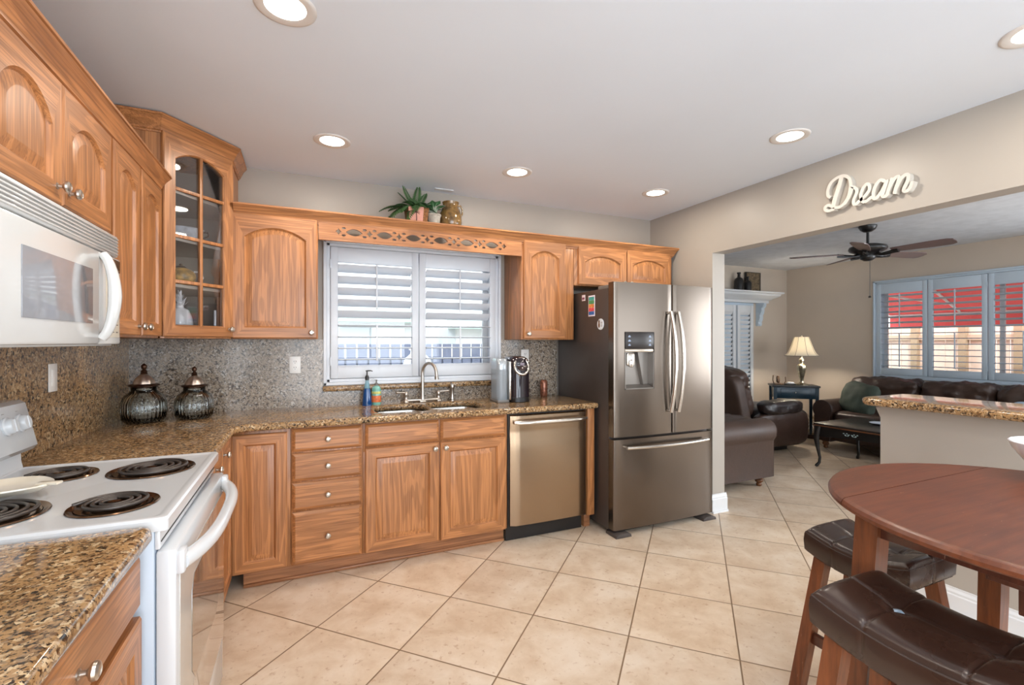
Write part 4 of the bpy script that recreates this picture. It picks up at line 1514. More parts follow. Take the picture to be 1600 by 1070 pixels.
# ---- coffee maker
t = thing('coffee_maker', 'silver and black single-serve coffee maker at the right end of the counter', 'coffee maker', (1.43, 3.20, .914), R(-2))
bs = rrect(-.055, .11, -.10, .13, .07, 6)
b = B()
def kz(z, s=1.0, dy=0): return [(x * s, y * s + dy, z) for x, y in bs]
b.loft([kz(0, .96), kz(.004), kz(.035), kz(.037, .98)])
obj('base', b, 'dark_plastic', t, ang=40)
b = B()
b.loft([kz(.037, .985), kz(.215, .985), kz(.25, .985), kz(.285, .97), kz(.315, .88), kz(.33, .7), kz(.335, .4)])
bd = obj('body', b, plain('gloss_black', srgb(36, 28, 34), 0.1, 0.05, 10, coat=0.5), t, ang=40)
b = B()
for (rx, rz, rad) in ((.054, .058, .010),):
    pts = [(.0275 + rx * math.sin(a), -.103 - .004 + .034 * (1 - math.cos(a)) * .55, .262 - rz * math.cos(a)) for a in [2 * PI * i / 32 for i in range(32)]]
    b.tube(pts, rad, 10, closed=True)
obj('silver_surround', b, 'steel_lt', bd, ang=60)
b = B(); b.lathe([(0, 0), (.042, 0), (.040, .006), (0, .010)], (0, 0, 0), 28, mat=Matrix.Translation((.0275, -.088, .266)) @ Matrix.Rotation(R(66), 4, 'X')); obj('control_face', b, plain('control_brown_black', srgb(52, 36, 34), 0.12, 0.05, 10), bd)
b = B(); b.box(.012, .044, -.103, -.098, .268, .288, .002); obj('screen', b, plain('screen_mauve', srgb(128, 116, 128), 0.15, 0.05, 10), bd)
b = B(); b.sphere((.0285, -.102, .250), .007, 12); obj('button', b, 'steel_lt', bd)
b = B(); b.sphere((.005, -.098, .196), .006, 12); obj('badge', b, 'steel_lt', bd)
b = B(); b.box(-.066, -.050, -.085, .12, .02, .30, .006); obj('side_panel', b, 'steel_lt', t)
b = B(); b.box(.106, .116, -.03, .12, .0, .30, .004); obj('side_panel', b, 'steel_lt', t)
tk = [(x - .105, y + .02) for x, y in rrect(-.045, .045, -.085, .085, .035, 5)]
b = B(); b.loft([[(x, y, .02) for x, y in tk], [(x, y, .24) for x, y in tk]]); obj('water_tank', b, plain('tank_plastic', srgb(168, 178, 186), 0.08, 0.03, 6, alpha=0.6), t, ang=40)
b = B(); b.loft([[(x, y, .24) for x, y in tk], [(x, y, .27) for x, y in tk], [(x * .97 - .003, y * .9, .30) for x, y in tk], [(x * .9 - .01, y * .6, .318) for x, y in tk]]); obj('tank_lid', b, plain('tank_grey', srgb(176, 184, 190), 0.2, 0.03, 6, metal=0.4), t, ang=40)
b = B(); b.box(-.148, -.06, -.07, .11, 0, .02, .004); obj('tank_stand', b, 'grey_plastic', t)
b = B(); b.tube([(1.53, 3.36, .95), (1.58, 3.38, 1.0), (1.64, 3.39, 1.06), (1.635, 3.42, 1.12), (1.60, 3.44, 1.18), (1.62, 3.475, 1.22)], .0035, 8)
o = obj('power_cord', b, 'dark_plastic'); tag(o, 'black power cord curling up behind the coffee maker', 'cord')
b = B(); b.lathe([(0, 0), (.028, 0), (.03, .005), (.031, .11), (.028, .12), (.022, .128), (.024, .132), (0, .132)], (0, 0, 0), 24)
o = obj('copper_tumbler', b, plain('copper_brown_glaze', srgb(150, 96, 74), 0.25, 0.5, 45, metal=0.4), loc=(1.80, 3.42, .914)); tag(o, 'small mottled copper-brown jar between coffee maker and refrigerator', 'jar')
o['category'] = 'jar'

# ---- things on top of the upper cabinets (top at 2.164)
t = thing('potted_fern', 'fern in a square wicker pot with a pink palm-tree panel on the cabinet top', 'potted plant', (.735, 3.33, 2.165))
b = B()
b.loft([[(-.055, -.055, 0), (.055, -.055, 0), (.055, .055, 0), (-.055, .055, 0)], [(-.07, -.07, .13), (.07, -.07, .13), (.07, .07, .13), (-.07, .07, .13)], [(-.062, -.062, .13), (.062, -.062, .13), (.062, .062, .13), (-.062, .062, .13)], [(-.06, -.06, .115), (.06, -.06, .115), (.06, .06, .115), (-.06, .06, .115)]])
for z in [i * .0115 for i in range(11)]:
    w = .0565 + .0145 * z / .13
    b.tube([(-w, -w, z + .006), (w, -w, z + .006), (w, w, z + .006), (-w, w, z + .006)], .0055, 6, closed=True)
obj('wicker_pot', b, plain('wicker_brown', srgb(150, 100, 56), 0.6, 0.45, 110), t)
b = B()
b.loft([[(-.060, -.066, .004), (.028, -.066, .004), (.028, -.062, .004), (-.060, -.062, .004)], [(-.074, -.080, .128), (.034, -.080, .128), (.034, -.076, .128), (-.074, -.076, .128)]])
pp = obj('palm_panel', b, plain('pink_panel', srgb(214, 150, 130), 0.5, 0.1, 20), t)
b = B()
b.tube([(-.016, -.0685, .012), (-.014, -.073, .05), (-.018, -.0785, .088)], [.0035, .0025, .002], 6)
for a in (10, 50, 90, 130, 170, 205, -25):
    b.tube([(-.018, -.0790, .088), (-.018 + .013 * math.cos(R(a)), -.0805, .088 + .013 * math.sin(R(a))), (-.018 + .026 * math.cos(R(a)), -.0815, .086 + .020 * math.sin(R(a)) - .004)], [.0022, .0018, .001], 5)
obj('palm_motif', b, plain('palm_dark', srgb(70, 46, 36), 0.6, 0.1, 20), pp)
random.seed(4)
def frond(b, base, az, L, lift, droop, lw, n=12, leaf=.05, mi=0):
    d = Vector((math.cos(az), math.sin(az), 0))
    pts = []
    for i in range(n + 1):
        u = i / n
        pts.append(Vector(base) + d * L * (u - .12 * u * u) + Vector((0, 0, lift * u - droop * u * u)))
    b.tube(pts, [.0022 * (1 - .7 * i / n) for i in range(n + 1)], 5, mi)
    for i in range(1, n):
        u = i / n
        tg = (pts[i + 1] - pts[i]).normalized()
        sd = tg.cross(Vector((0, 0, 1))).normalized()
        l = leaf * math.sin(PI * (.12 + .82 * u)) ** .8
        for s in (-1, 1):
            q = (sd * s + tg * .55).normalized()
            tip = pts[i] + q * l + Vector((0, 0, -.18 * l))
            w = tg * lw
            up = Vector((0, 0, .0012))
            b._add([pts[i] - w * .6, pts[i] + q * l * .45 + w + up, tip, pts[i] + q * l * .45 - w + up * .5], [(0, 1, 2, 3)], mi)
b = B()
for az, L, li, dr in ((150, .20, .10, .17), (185, .22, .07, .19), (210, .21, .10, .24), (235, .17, .09, .20), (168, .16, .14, .12), (255, .15, .12, .17), (128, .10, .20, .02), (62, .10, .22, .02), (20, .12, .17, .08), (330, .13, .10, .13), (300, .11, .12, .12), (140, .14, .19, .05), (200, .12, .15, .12), (350, .12, .14, .10), (160, .19, .12, .13), (178, .17, .10, .15), (195, .20, .12, .20), (222, .18, .12, .19), (245, .14, .13, .16), (270, .12, .14, .14), (95, .10, .17, .06), (40, .09, .20, .06), (172, .23, .13, .16)):
    frond(b, (random.uniform(-.02, .02), random.uniform(-.02, .02), .11), R(az), L * 1.22, li * 1.08, dr, .009, 16, .044)
obj('fronds', b, plain('fern_green', srgb(62, 98, 52), 0.45, 0.35, 26), t, ang=80)
t = thing('potted_caladium', 'small leafy plant with pale-veined leaves in a stone pot on the cabinet top', 'potted plant', (.852, 3.30, 2.165))
b = B(); b.lathe([(0, 0), (.034, 0), (.036, .004), (.048, .082), (.052, .084), (.052, .096), (.046, .096), (.044, .085), (0, .085)], (0, 0, 0), 28); obj('stone_pot', b, plain('stone_pot', srgb(176, 170, 158), 0.8, 0.22, 40), t, ang=40)
b = B()
for k in range(13):
    az = 2 * PI * k / 13 + random.uniform(-.2, .2)
    L = random.uniform(.05, .09) if k % 2 else random.uniform(.03, .055)
    zt = random.uniform(.15, .20)
    d = Vector((math.cos(az), math.sin(az), 0)); s = Vector((-d.y, d.x, 0))
    a0 = Vector((0, 0, .085)); m_ = d * L * .55 + Vector((0, 0, zt * .82)); tip = d * (L + .035) + Vector((0, 0, zt - .01))
    b.tube([a0, (a0 + m_) / 2 + d * .004, m_], .0018, 5, 1)
    w = .026
    base_ = m_ - (tip - m_) * .25
    mid = (base_ + tip) / 2 + Vector((0, 0, .012))
    b._add([base_, mid + s * w - Vector((0, 0, .006)), tip, mid - s * w - Vector((0, 0, .006)), mid], [(0, 1, 4), (1, 2, 4), (2, 3, 4), (3, 0, 4)], 0)
    b.tube([base_, mid + Vector((0, 0, .001)), tip], [.0016, .0012, .0005], 4, 1)
obj('leaves', b, [plain('leaf_green', srgb(70, 116, 74), 0.4, 0.25, 40), plain('vein_pale', srgb(186, 204, 182), 0.5, 0.1, 20)], t, ang=80)
b = B()
b.lathe([(0, 0), (.062, 0), (.072, .01), (.082, .06), (.080, .115), (.064, .155), (.056, .165), (.058, .19), (.062, .205), (.056, .206), (.050, .19), (.048, .165), (0, .16)], (0, 0, 0), 40, wob=lambda a, z: 1 + .012 * math.cos(14 * a))
t = obj('glazed_pitcher', b, None or plain('brown_drip_glaze', srgb(110, 84, 46), 0.12, 0.55, 30, coat=0.5), loc=(.985, 3.33, 2.165), ang=60)
tag(t, 'brown drip-glazed ceramic pitcher on the cabinet top right of the plants', 'pitcher')
b = B(); b.tube([(.050, 0, .185), (.075, 0, .19), (.090, 0, .165), (.088, 0, .13), (.074, 0, .105)], [.007, .007, .0065, .006, .007], 10); obj('handle', b, t.data.materials[0], t, ang=60)

# ---- contents of the glass corner cabinet
def at_corner(lx, depth, z):
    p = Vector((P1.x, P1.y)) + Vector((ux, uy)) * lx + Vector((-uy, ux)) * depth
    return (p.x, p.y, z)
t = thing('ceramic_pineapple', 'white ceramic pineapple standing on the cabinet floor behind the glass door', 'pineapple', at_corner(.20, .12, 1.3925))
b = B(); b.lathe([(0, 0), (.035, 0), (.052, .02), (.060, .06), (.057, .10), (.042, .135), (.02, .148), (0, .15)], (0, 0, 0), 40, wob=lambda a, z: 1 + .05 * math.cos(9 * a + z * 110) * math.cos(9 * a - z * 110)); obj('fruit', b, 'white_ceramic', t, ang=70)
b = B()
for lv, (zz, r, nn, h) in enumerate(((.145, .030, 8, .05), (.165, .026, 8, .05), (.185, .018, 6, .05), (.20, .008, 4, .06))):
    for k in range(nn):
        a = 2 * PI * (k + .5 * (lv % 2)) / nn
        d = Vector((math.cos(a), math.sin(a), 0)); s = Vector((-d.y, d.x, 0))
        p = Vector((0, 0, zz))
        b._add([p + s * .01, p - s * .01, p + d * r - s * .006 + Vector((0, 0, h * .5)), p + d * r + s * .006 + Vector((0, 0, h * .5)), p + d * r * 1.5 + Vector((0, 0, h * .85))], [(0, 1, 2, 3), (3, 2, 4)])
b.lathe([(.02, 0), (.014, .04), (.006, .07), (0, .08)], (0, 0, .145), 12)
obj('leaf_crown', b, 'white_ceramic', t, ang=40)
t = thing('teapot', 'gold and black netted teapot on the lower glass-cabinet shelf', 'teapot', at_corner(.20, .11, 1.653))
b = B(); b.sphere((0, 0, .055), .056, 24, 0, (1.25, 1, .95)); obj('pot', b, plain('mottled_gold_black', srgb(168, 132, 70), 0.3, 0.75, 34), t, ang=60)
b = B(); b.tube([(.060, 0, .085), (.092, 0, .085), (.100, 0, .055), (.085, 0, .025), (.06, 0, .025)], .006, 8); obj('handle', b, 'white_ceramic', t, ang=60)
b = B(); b.lathe([(0, .105), (.03, .104), (.02, .113), (.006, .117), (.009, .125), (0, .13)], (0, 0, 0), 18); obj('lid', b, 'jar_dark', t, ang=60)
t = thing('ceramic_bowl', 'white patterned oval bowl on the middle glass-cabinet shelf', 'bowl', at_corner(.215, .13, 1.894))
b = B(); b.lathe([(0, 0), (.05, 0), (.058, .008), (.080, .075), (.086, .082), (.082, .084), (.074, .076), (.052, .014), (0, .01)], (0, 0, 0), 36)
for v in b.bm.verts: v.co.x *= 1.3
obj('bowl_body', b, plain('pale_grey_ceramic', srgb(190, 196, 206), 0.25, 0.2, 40), t, ang=60)
b = B(); b.tube([(.106, 0, .07), (.128, 0, .072), (.130, 0, .05), (.10, 0, .035)], .005, 8); obj('handle', b, 'jar_dark', t, ang=60)
b = B(); b.box(-.05, .05, -.006, .006, 0, .14, .003); o = obj('standing_plate', b, plain('plate_white', srgb(210, 212, 220), 0.25, 0.1, 30), loc=at_corner(.355, .05, 1.3925), rot=(0, 0, ang + R(50))); tag(o, 'pale upright tablet leaning at the right in the bottom of the glass cabinet', 'plaque')

# ---- recessed ceiling lights
LT = [(.15, 2.85, 'above the window cabinet at left'), (1.31, 2.87, 'above the sink window toward the fridge'), (2.455, 2.84, 'nearest the ceiling corner by the refrigerator'), (2.46, 1.76, 'in front of the opening wall'), (-.055, 1.775, 'cut by the top edge of the photo'), (2.46, .80, 'at the right edge of the photo')]
EX = [(1.2, .1), (-.05, .5), (2.46, -.4), (1.2, -1.4), (1.2,-.6)]
def downlight(x, y, label=None):
    t = thing('recessed_light', label or 'lit recessed ceiling light behind the camera', 'ceiling light', (x, y, CEIL - .0005))
    b = B(); b.lathe([(.066, 0), (.066, -.002), (.090, -.006), (.099, -.003), (.100, 0)], (0, 0, 0), 40); obj('trim_ring', b, 'trim_ring', t, ang=60)
    b = B(); b.lathe([(0, -.003), (.05, -.003), (.0665, -.0015), (.0665, -.0005), (0, -.0005)], (0, 0, 0), 40); obj('lens', b, 'lens', t, ang=60)
    light('downlight_beam', 'AREA', (x, y, CEIL - .012), (0, 0, 0), LAMP_W, LAMP_C, .13)
for x, y, l in LT:
    downlight(x, y, 'lit recessed ceiling light ' + l)
for x, y in EX[:4]:
    light('downlight_beam', 'AREA', (x, y, CEIL - .012), (0, 0, 0), LAMP_W, LAMP_C, .13)  # added lamps out of view, with no fixtures of their own
b = B(); b.box(-.07, .07, -.02, .02, -.006, 0, .002); o = obj('ceiling_vent', b, 'white_trim', loc=(.96, 3.42, CEIL)); tag(o, 'short white strip vent on the ceiling above the pitcher', 'vent')

# ---- Dream sign
ST = {'D': [(1.838, 2.232), (1.853, 2.251), (1.853, 2.283), (1.834, 2.321), (1.798, 2.34), (1.761, 2.34), (1.733, 2.319), (1.722, 2.285), (1.725, 2.245), (1.735, 2.208), (1.757, 2.176), (1.785, 2.161), (1.818, 2.168), (1.847, 2.188), (1.868, 2.182), (1.868, 2.164), (1.845, 2.154), (1.814, 2.159)], 'D2': [(1.772, 2.339), (1.792, 2.274), (1.811, 2.22), (1.823, 2.17)],
 'r': [(1.757, 2.169), (1.731, 2.207), (1.717, 2.243), (1.714, 2.26), (1.692, 2.242), (1.69, 2.217), (1.704, 2.186), (1.706, 2.16), (1.692, 2.154), (1.675, 2.169)], 'e': [(1.681, 2.162), (1.645, 2.187), (1.623, 2.215), (1.623, 2.241), (1.637, 2.252), (1.655, 2.233), (1.667, 2.2), (1.661, 2.163), (1.641, 2.155), (1.614, 2.169), (1.594, 2.177)],
 'a': [(1.543, 2.238), (1.566, 2.253), (1.589, 2.231), (1.601, 2.196), (1.6, 2.161), (1.583, 2.161), (1.556, 2.195), (1.536, 2.238)], 'a2': [(1.532, 2.245), (1.547, 2.197), (1.556, 2.162), (1.54, 2.157), (1.527, 2.17)], 'm': [(1.508, 2.248), (1.523, 2.198), (1.536, 2.16)],
 'm2': [(1.525, 2.192), (1.503, 2.234), (1.483, 2.246), (1.476, 2.233), (1.489, 2.192), (1.499, 2.156)], 'm3': [(1.49, 2.186), (1.466, 2.23), (1.445, 2.244), (1.434, 2.236), (1.437, 2.209), (1.453, 2.173), (1.452, 2.158), (1.436, 2.158), (1.422, 2.178), (1.416, 2.2)]}
def catmull(pts, k=5):
    out = []
    P = [pts[0]] + list(pts) + [pts[-1]]
    for i in range(1, len(P) - 2):
        for j in range(k):
            u = j / k
            q = []
            for d in range(len(pts[0])):
                p0, p1, p2, p3 = P[i - 1][d], P[i][d], P[i + 1][d], P[i + 2][d]
                q.append(.5 * ((2 * p1) + (-p0 + p2) * u + (2 * p0 - 5 * p1 + 4 * p2 - p3) * u * u + (-p0 + 3 * p1 - 3 * p2 + p3) * u ** 3))
            out.append(tuple(q))
    out.append(tuple(pts[-1]))
    return out
b = B()
for ki, (k, pts) in enumerate(ST.items()):
    c = catmull(pts)
    hw = .012 if k == 'D2' else .0088
    n = len(c)
    x0, x1 = RIGHT - .036 - ki * .00007, RIGHT - .001
    rings = []
    for i, (y, z) in enumerate(c):
        a = c[max(0, i - 1)]; d = c[min(n - 1, i + 1)]
        ty, tz = d[0] - a[0], d[1] - a[1]
        l = math.hypot(ty, tz) or 1
        ny, nz = -tz / l, ty / l
        h = hw * (0.8 if i in (0, n - 1) else 1)
        rings.append([(x0, y + ny * h, z + nz * h), (x0, y - ny * h, z - nz * h), (x1, y - ny * h, z - nz * h), (x1, y + ny * h, z + nz * h)])
    b.loft(rings)
o = obj('dream_sign', b, plain('sign_cream', srgb(200, 195, 186), 0.45, 0.03, 12), ang=30)
tag(o, 'cream cut-out script sign reading Dream on the wall above the opening', 'sign')

# ================================================================== LIVING ROOM
# ---- ceiling fan
t = thing('ceiling_fan', 'dark five-blade ceiling fan with pull chain in the living room', 'ceiling fan', (5.04, 2.80, 0))
b = B(); b.lathe([(0, 2.489), (.075, 2.489), (.075, 2.475), (.062, 2.45), (.035, 2.43), (.016, 2.425), (0, 2.425)], (0, 0, 0), 28); obj('canopy', b, 'black', t, ang=50)
b = B(); b.cyl((0, 0, 2.30), (0, 0, 2.43), .012, 12); obj('downrod', b, 'black', t)
b = B(); b.lathe([(0, 2.315), (.03, 2.31), (.09, 2.305), (.150, 2.285), (.158, 2.265), (.150, 2.245), (.10, 2.22), (.07, 2.21), (0, 2.21)], (0, 0, 0), 36); obj('motor_housing', b, 'black', t, ang=50)
b = B(); b.lathe([(0, 2.21), (.062, 2.208), (.066, 2.19), (.060, 2.165), (.035, 2.148), (0, 2.145)], (0, 0, 0), 28); obj('switch_housing', b, 'black', t, ang=50)
blade_m = plain('fan_blade_grey_brown', srgb(104, 84, 80), 0.35, 0.15, 5)
for k in range(5):
    a = R(-85 - 72 * k)
    m = Matrix.Rotation(a, 4, 'Z') @ Matrix.Translation((0, 0, 2.222)) @ Matrix.Rotation(R(-13), 4, 'X')
    b = B()
    outl = [(.20, -.045), (.30, -.055), (.50, -.068), (.62, -.066), (.655, -.045), (.662, 0), (.655, .045), (.62, .066), (.50, .068), (.30, .055), (.20, .045)]
    b.loft([[(x, y, -.004) for x, y in outl], [(x, y, .004) for x, y in outl]], mat=m)
    bl = obj('blade', b, blade_m, t)
    b = B()
    m2 = Matrix.Rotation(a, 4, 'Z') @ Matrix.Translation((0, 0, 2.205))
    b.tube([(.05, 0, .01), (.11, .012, -.008), (.17, .006, -.004), (.25, 0, .008)], [.012, .010, .012, .016], 8, mat=m2, flat=1.6)
    b.tube([(.06, 0, .01), (.12, -.02, -.008), (.18, -.012, -.002), (.24, 0, .008)], [.008, .007, .008, .008], 8, mat=m2)
    obj('blade_arm', b, 'black', bl)
b = B(); b.cyl((-.02, -.03, 1.80), (-.02, -.03, 2.16), .0022, 6); b.lathe([(0, 0), (.012, .004), (.014, .012), (.006, .02), (0, .022)], (-.02, -.03, 1.782), 12); obj('pull_chain', b, 'black', t)

# ---- mantel shelf with corbel, white shutter door below, bottles and picture
t = thing('mantel_shelf', 'white moulded mantel shelf on the far living room wall', 'shelf', (0, YL, 0))
b = B()
prof = [(0, 1.945), (.05, 1.945), (.05, 1.985), (.07, 1.99), (.09, 2.01), (.13, 2.03), (.16, 2.05), (.17, 2.075), (.185, 2.08), (.20, 2.085), (.20, 2.105), (0, 2.105)]
rr_ = []
for x0, k in ((4.2, 0), (6.45, 1)):
    rr_.append([(x0 + (d if k else 0) * 1.0, -d - .02 if d > 0 else -.002, z) for d, z in prof])
b.loft(rr_)
b.box(4.2, 6.45, -.02, -.002, 1.945, 2.105)
obj('shelf_moulding', b, 'white_trim', t, ang=25)
b = B()
pr = [(0, 1.60), (.03, 1.60), (.045, 1.63), (.04, 1.66), (.06, 1.69), (.07, 1.73), (.065, 1.76), (.09, 1.80), (.10, 1.84), (.095, 1.865), (.125, 1.89), (.14, 1.92), (.14, 1.945), (0, 1.945)]
outl = [(-d, z) for d, z in pr]
b.loft([[(6.30, y - .003, z) for y, z in outl], [(6.34, y - .003, z) for y, z in outl]])
b.loft([[(6.34 + d, -.010, z) for d, z in pr], [(6.34 + d, -.045, z) for d, z in pr]])
obj('corbel', b, 'shutter_blue', t, ang=25)
t = thing('shutter_door', 'tall white shutter panel below the mantel shelf, seen past the wall edge', 'shutter door', (0, YL, 0))
b = B()
b.box(4.3, 6.22, -.03, -.002, .0, 1.943, .004)
obj('surround', b, 'shutter_blue', t)
for x0, x1 in ((5.30, 5.80), (5.84, 6.16)):
    b = B()
    b.box(x0, x0 + .05, -.075, -.032, .02, 1.90, .003); b.box(x1 - .05, x1, -.075, -.032, .02, 1.90, .003)
    b.box(x0 + .05, x1 - .05, -.07, -.032, 1.80, 1.90, .003); b.box(x0 + .05, x1 - .05, -.07, -.032, .02, .14, .003)
    lf = obj('leaf', b, 'white_trim', t)
    b = B()
    n = 26
    for k in range(n):
        z = .16 + (1.78 - .16) * k / (n - 1)
        b.loft([[(x0 + .05, -.064, z + .018), (x0 + .05, -.060, z + .022), (x0 + .05, -.038, z - .018), (x0 + .05, -.042, z - .022)], [(x1 - .05, -.064, z + .018), (x1 - .05, -.060, z + .022), (x1 - .05, -.038, z - .018), (x1 - .05, -.042, z - .022)]])
    obj('louvres', b, 'white_trim', lf)
def bottle(label, x, h, r):
    b = B(); b.lathe([(0, 0), (r, 0), (r, h * .52), (r * .8, h * .66), (r * .34, h * .74), (r * .3, h * .9), (r * .42, h * .92), (r * .42, h), (0, h)], (0, 0, 0), 20)
    o = obj('bottle', b, 'black', loc=(x, YL - .10, 2.1055), ang=50)
    return tag(o, label, 'bottle')
bottle('taller black bottle on the white mantel shelf', 5.83, .27, .065)
bottle('shorter black bottle beside the picture on the mantel shelf', 6.01, .22, .055)
t = thing('leaning_picture', 'dark patterned picture with black edge leaning on the mantel shelf', 'picture', (6.20, YL - .045, 2.1055))
b = B(); b.box(-.155, .155, 0, .03, 0, .30, .002); obj('picture_frame', b, 'black', t)
b = B(); b.box(-.145, .125, -.004, 0, .01, .29); obj('canvas', b, plain('dark_gold_pattern', srgb(104, 88, 66), 0.5, 0.7, 34), t)

# ---- leather furniture helpers
def scroll_arm(L, y0, y1, h, r=None):
    """rolled arm along x from 0 to L; local, panel between y0 (outer) and y1 (inner)"""
    b = B()
    r = r or (y1 - y0) * .62
    yc = (y0 + y1) / 2
    zc = h - r
    out = []
    for i in range(25):
        a = R(-35 + 250 * i / 24)
        out.append((yc + r * math.cos(a), zc + r * math.sin(a)))
    half = (y1 - y0) / 2 - .015
    poly = [(yc - half, .10), (yc + half, .10)] + [(yc + half, zc - r * .75)] + out + [(yc - half, zc - r * .75)]
    def sc(k, x): return [(x, yc + (y - yc) * k, zc + (z - zc) * k if z > zc - r * 1.2 else z + (1 - k) * .02) for y, z in poly]
    b.loft([sc(.93, 0), sc(.985, .008), sc(1.0, .03), sc(1.0, L - .04), sc(.985, L - .012), sc(.93, L)])
    return b, poly, (yc, zc, r)
def turned_foot(parent, x, y, h=.1, s=1.0):
    b = B(); b.lathe([(0, 0), (.018 * s, 0), (.022 * s, .006), (.026 * s, .02), (.020 * s, .03), (.034 * s, .042), (.040 * s, .058), (.034 * s, .070), (.028 * s, .074), (.042 * s, .084), (.045 * s, .098), (.04 * s, h + .005), (0, h + .005)], (x, y, 0), 20)
    return obj('foot', b, 'foot', parent, ang=60)

# loveseat: faces +x, its arm and side panel toward the kitchen
t = thing('loveseat', 'brown leather loveseat with rolled arm just beyond the opening beside the refrigerator wall', 'sofa', (3.13, 3.02, 0))
b, poly, (yc, zc, r) = scroll_arm(.90, 0.0, .20, .635, .118)
arm = obj('arm', b, 'leather_side', t, ang=45)
b = B(); b.tube([(.895, yc + (y - yc) * .93, zc + (z - zc) * .93) for y, z in poly[3:-1]], .006, 6); obj('piping', b, 'leather', arm)
b, poly2, _ = scroll_arm(.90, 1.45, 1.65, .635, .118); obj('arm', b, 'leather_side', t, ang=45)
b = B(); b.box(.02, .84, .17, 1.47, .11, .34, .03, seg=3); obj('seat_base', b, 'leather_side', t)
for k in range(2):
    b = B(); b.cushion(.60, .20 + .31 + .62 * k, .46, .40, .31, .15, .36, 14, .022, 7, k, crown=.02); obj('seat_cushion', b, 'leather', t, ang=80)
    b = B(); b.cushion(.20, .20 + .31 + .62 * k, .66, .15, .31, .20, .4, 12, .02, 6, k + 4); obj('back_cushion', b, 'leather', t, ang=80)
b = B(); b.box(.0, .12, .05, 1.60, .11, .80, .04, seg=3); obj('back', b, 'leather_side', t)
for x, y in ((.80, .10), (.80, 1.55), (.08, .10), (.08, 1.55)):
    turned_foot(t, x, y)

# recliner: faces +x, turned slightly toward the camera side
t = thing('recliner', 'dark leather recliner with pillow back and bulging footrest behind the loveseat', 'armchair', (4.92, 4.35, 0), R(-2))
b = B(); b.cushion(.52, 0, .20, .42, .40, .14, .28, 14, .008, 4, 2); obj('seat_base', b, 'leather_black', t, ang=80)
b = B(); b.cushion(.60, 0, .40, .40, .31, .13, .42, 16, .012, 5, 3, crown=.03); b.cushion(.88, 0, .30, .14, .38, .22, .5, 16, .012, 5, 4); fs = obj('seat_cushion', b, 'leather_black', t, ang=80)
b = B(); b.tube([(.80, -.35, .24), (.83, -.30, .42), (.85, -.15, .52), (.86, .0, .535), (.85, .15, .52), (.83, .30, .42), (.80, .35, .24)], .004, 6); obj('seam_piping', b, 'seam', fs)
m = Matrix.Translation((.10, 0, .0)) @ Matrix.Rotation(R(-14), 4, 'Y')
b = B(); b.cushion(0, 0, .66, .15, .36, .22, .5, 14, .02, 7, 7, mat=m); obj('lower_back_cushion', b, 'leather', t, ang=80)
b = B(); b.cushion(.0, 0, .90, .16, .33, .18, .6, 16, .02, 6, 9, mat=m); obj('head_cushion', b, 'leather', t, ang=80)
b = B(); b.cushion(-.08, 0, .58, .09, .38, .44, .35, 14, .005, 4, 5, mat=m); obj('back_shell', b, 'leather_side', t, ang=80)
for s in (-1, 1):
    b = B(); b.cushion(.44, s * .38, .565, .33, .115, .085, .6, 14, .014, 8, 12 + s); ar = obj('armrest', b, 'leather_black', t, ang=80)
    b = B(); b.cushion(.48, s * .36, .29, .44, .075, .21, .42, 14, .008, 5, 20 + s); obj('arm_side', b, 'leather', ar, ang=80)
b = B(); b.box(.1, .7, -.28, .28, .0, .07, .01); obj('base_frame', b, 'dark_plastic', t)

# long sofa under the living room window, facing -x
t = thing('sofa', 'long dark brown leather sofa under the blue-white shuttered window', 'sofa', (6.93, 4.03, 0), R(180))
# local x -> -x world, local y -> -y world
b, poly, (yc, zc, r) = scroll_arm(.86, 0.0, .24, .62, .125)
arm = obj('arm', b, 'leather', t, ang=45)
b = B(); b.tube([(.855, yc + (y - yc) * .93, zc + (z - zc) * .93) for y, z in poly[3:-1]], .006, 6); obj('piping', b, 'seam', arm)
b, _, _ = scroll_arm(.86, 2.26, 2.50, .62, .125); obj('arm', b, 'leather', t, ang=45)
b = B(); b.box(.05, .82, .20, 2.30, .11, .33, .03, seg=3); obj('seat_base', b, 'leather', t)
b = B(); b.box(.0, .14, .05, 2.45, .11, .80, .05, seg=3); obj('back', b, 'leather', t)
for k in range(3):
    y = .24 + .337 + .674 * k
    b = B(); b.cushion(.55, y, .40, .33, .337, .085, .3, 14, .012, 6, k, crown=.02); obj('seat_cushion', b, 'leather', t, ang=80)
    b = B(); b.cushion(.22, y - (.05 if k == 0 else 0), .71, .17, .337 + (.05 if k == 0 else 0), .195, .42, 20, .034, 7, k + 30); obj('back_cushion', b, 'leather', t, ang=80)
for x, y in ((.78, .12), (.78, 2.38), (.08, .12), (.08, 2.38)):
    turned_foot(t, x, y)
b = B(); b.cushion(0, 0, 0, .08, .24, .20, .75, 14, .016, 7, 5)
o = obj('throw_pillow', b, 'green_cloth', loc=(6.30, 3.60, .655), rot=(R(6), R(16), R(-14)), ang=80)
for v in o.data.vertices:
    k = 1 + .22 * (abs(v.co.y) / .21) ** 3 * (abs(v.co.z) / .17) ** 3
    v.co.y *= k; v.co.z *= k
tag(o, 'dark grey-green throw pillow leaning at the left end of the long sofa', 'pillow')
b = B(); b.cushion(0, 0, 0, .05, .16, .12, .7, 10, .01, 7, 8)
o = obj('throw_pillow', b, plain('pale_blue_cloth', srgb(170, 190, 208), 0.8, 0.1, 12), loc=(6.40, 2.13, .66), rot=(0, R(20), 0), ang=80)
tag(o, 'pale blue-grey pillow on the long sofa above the bar top at the photo edge', 'pillow')

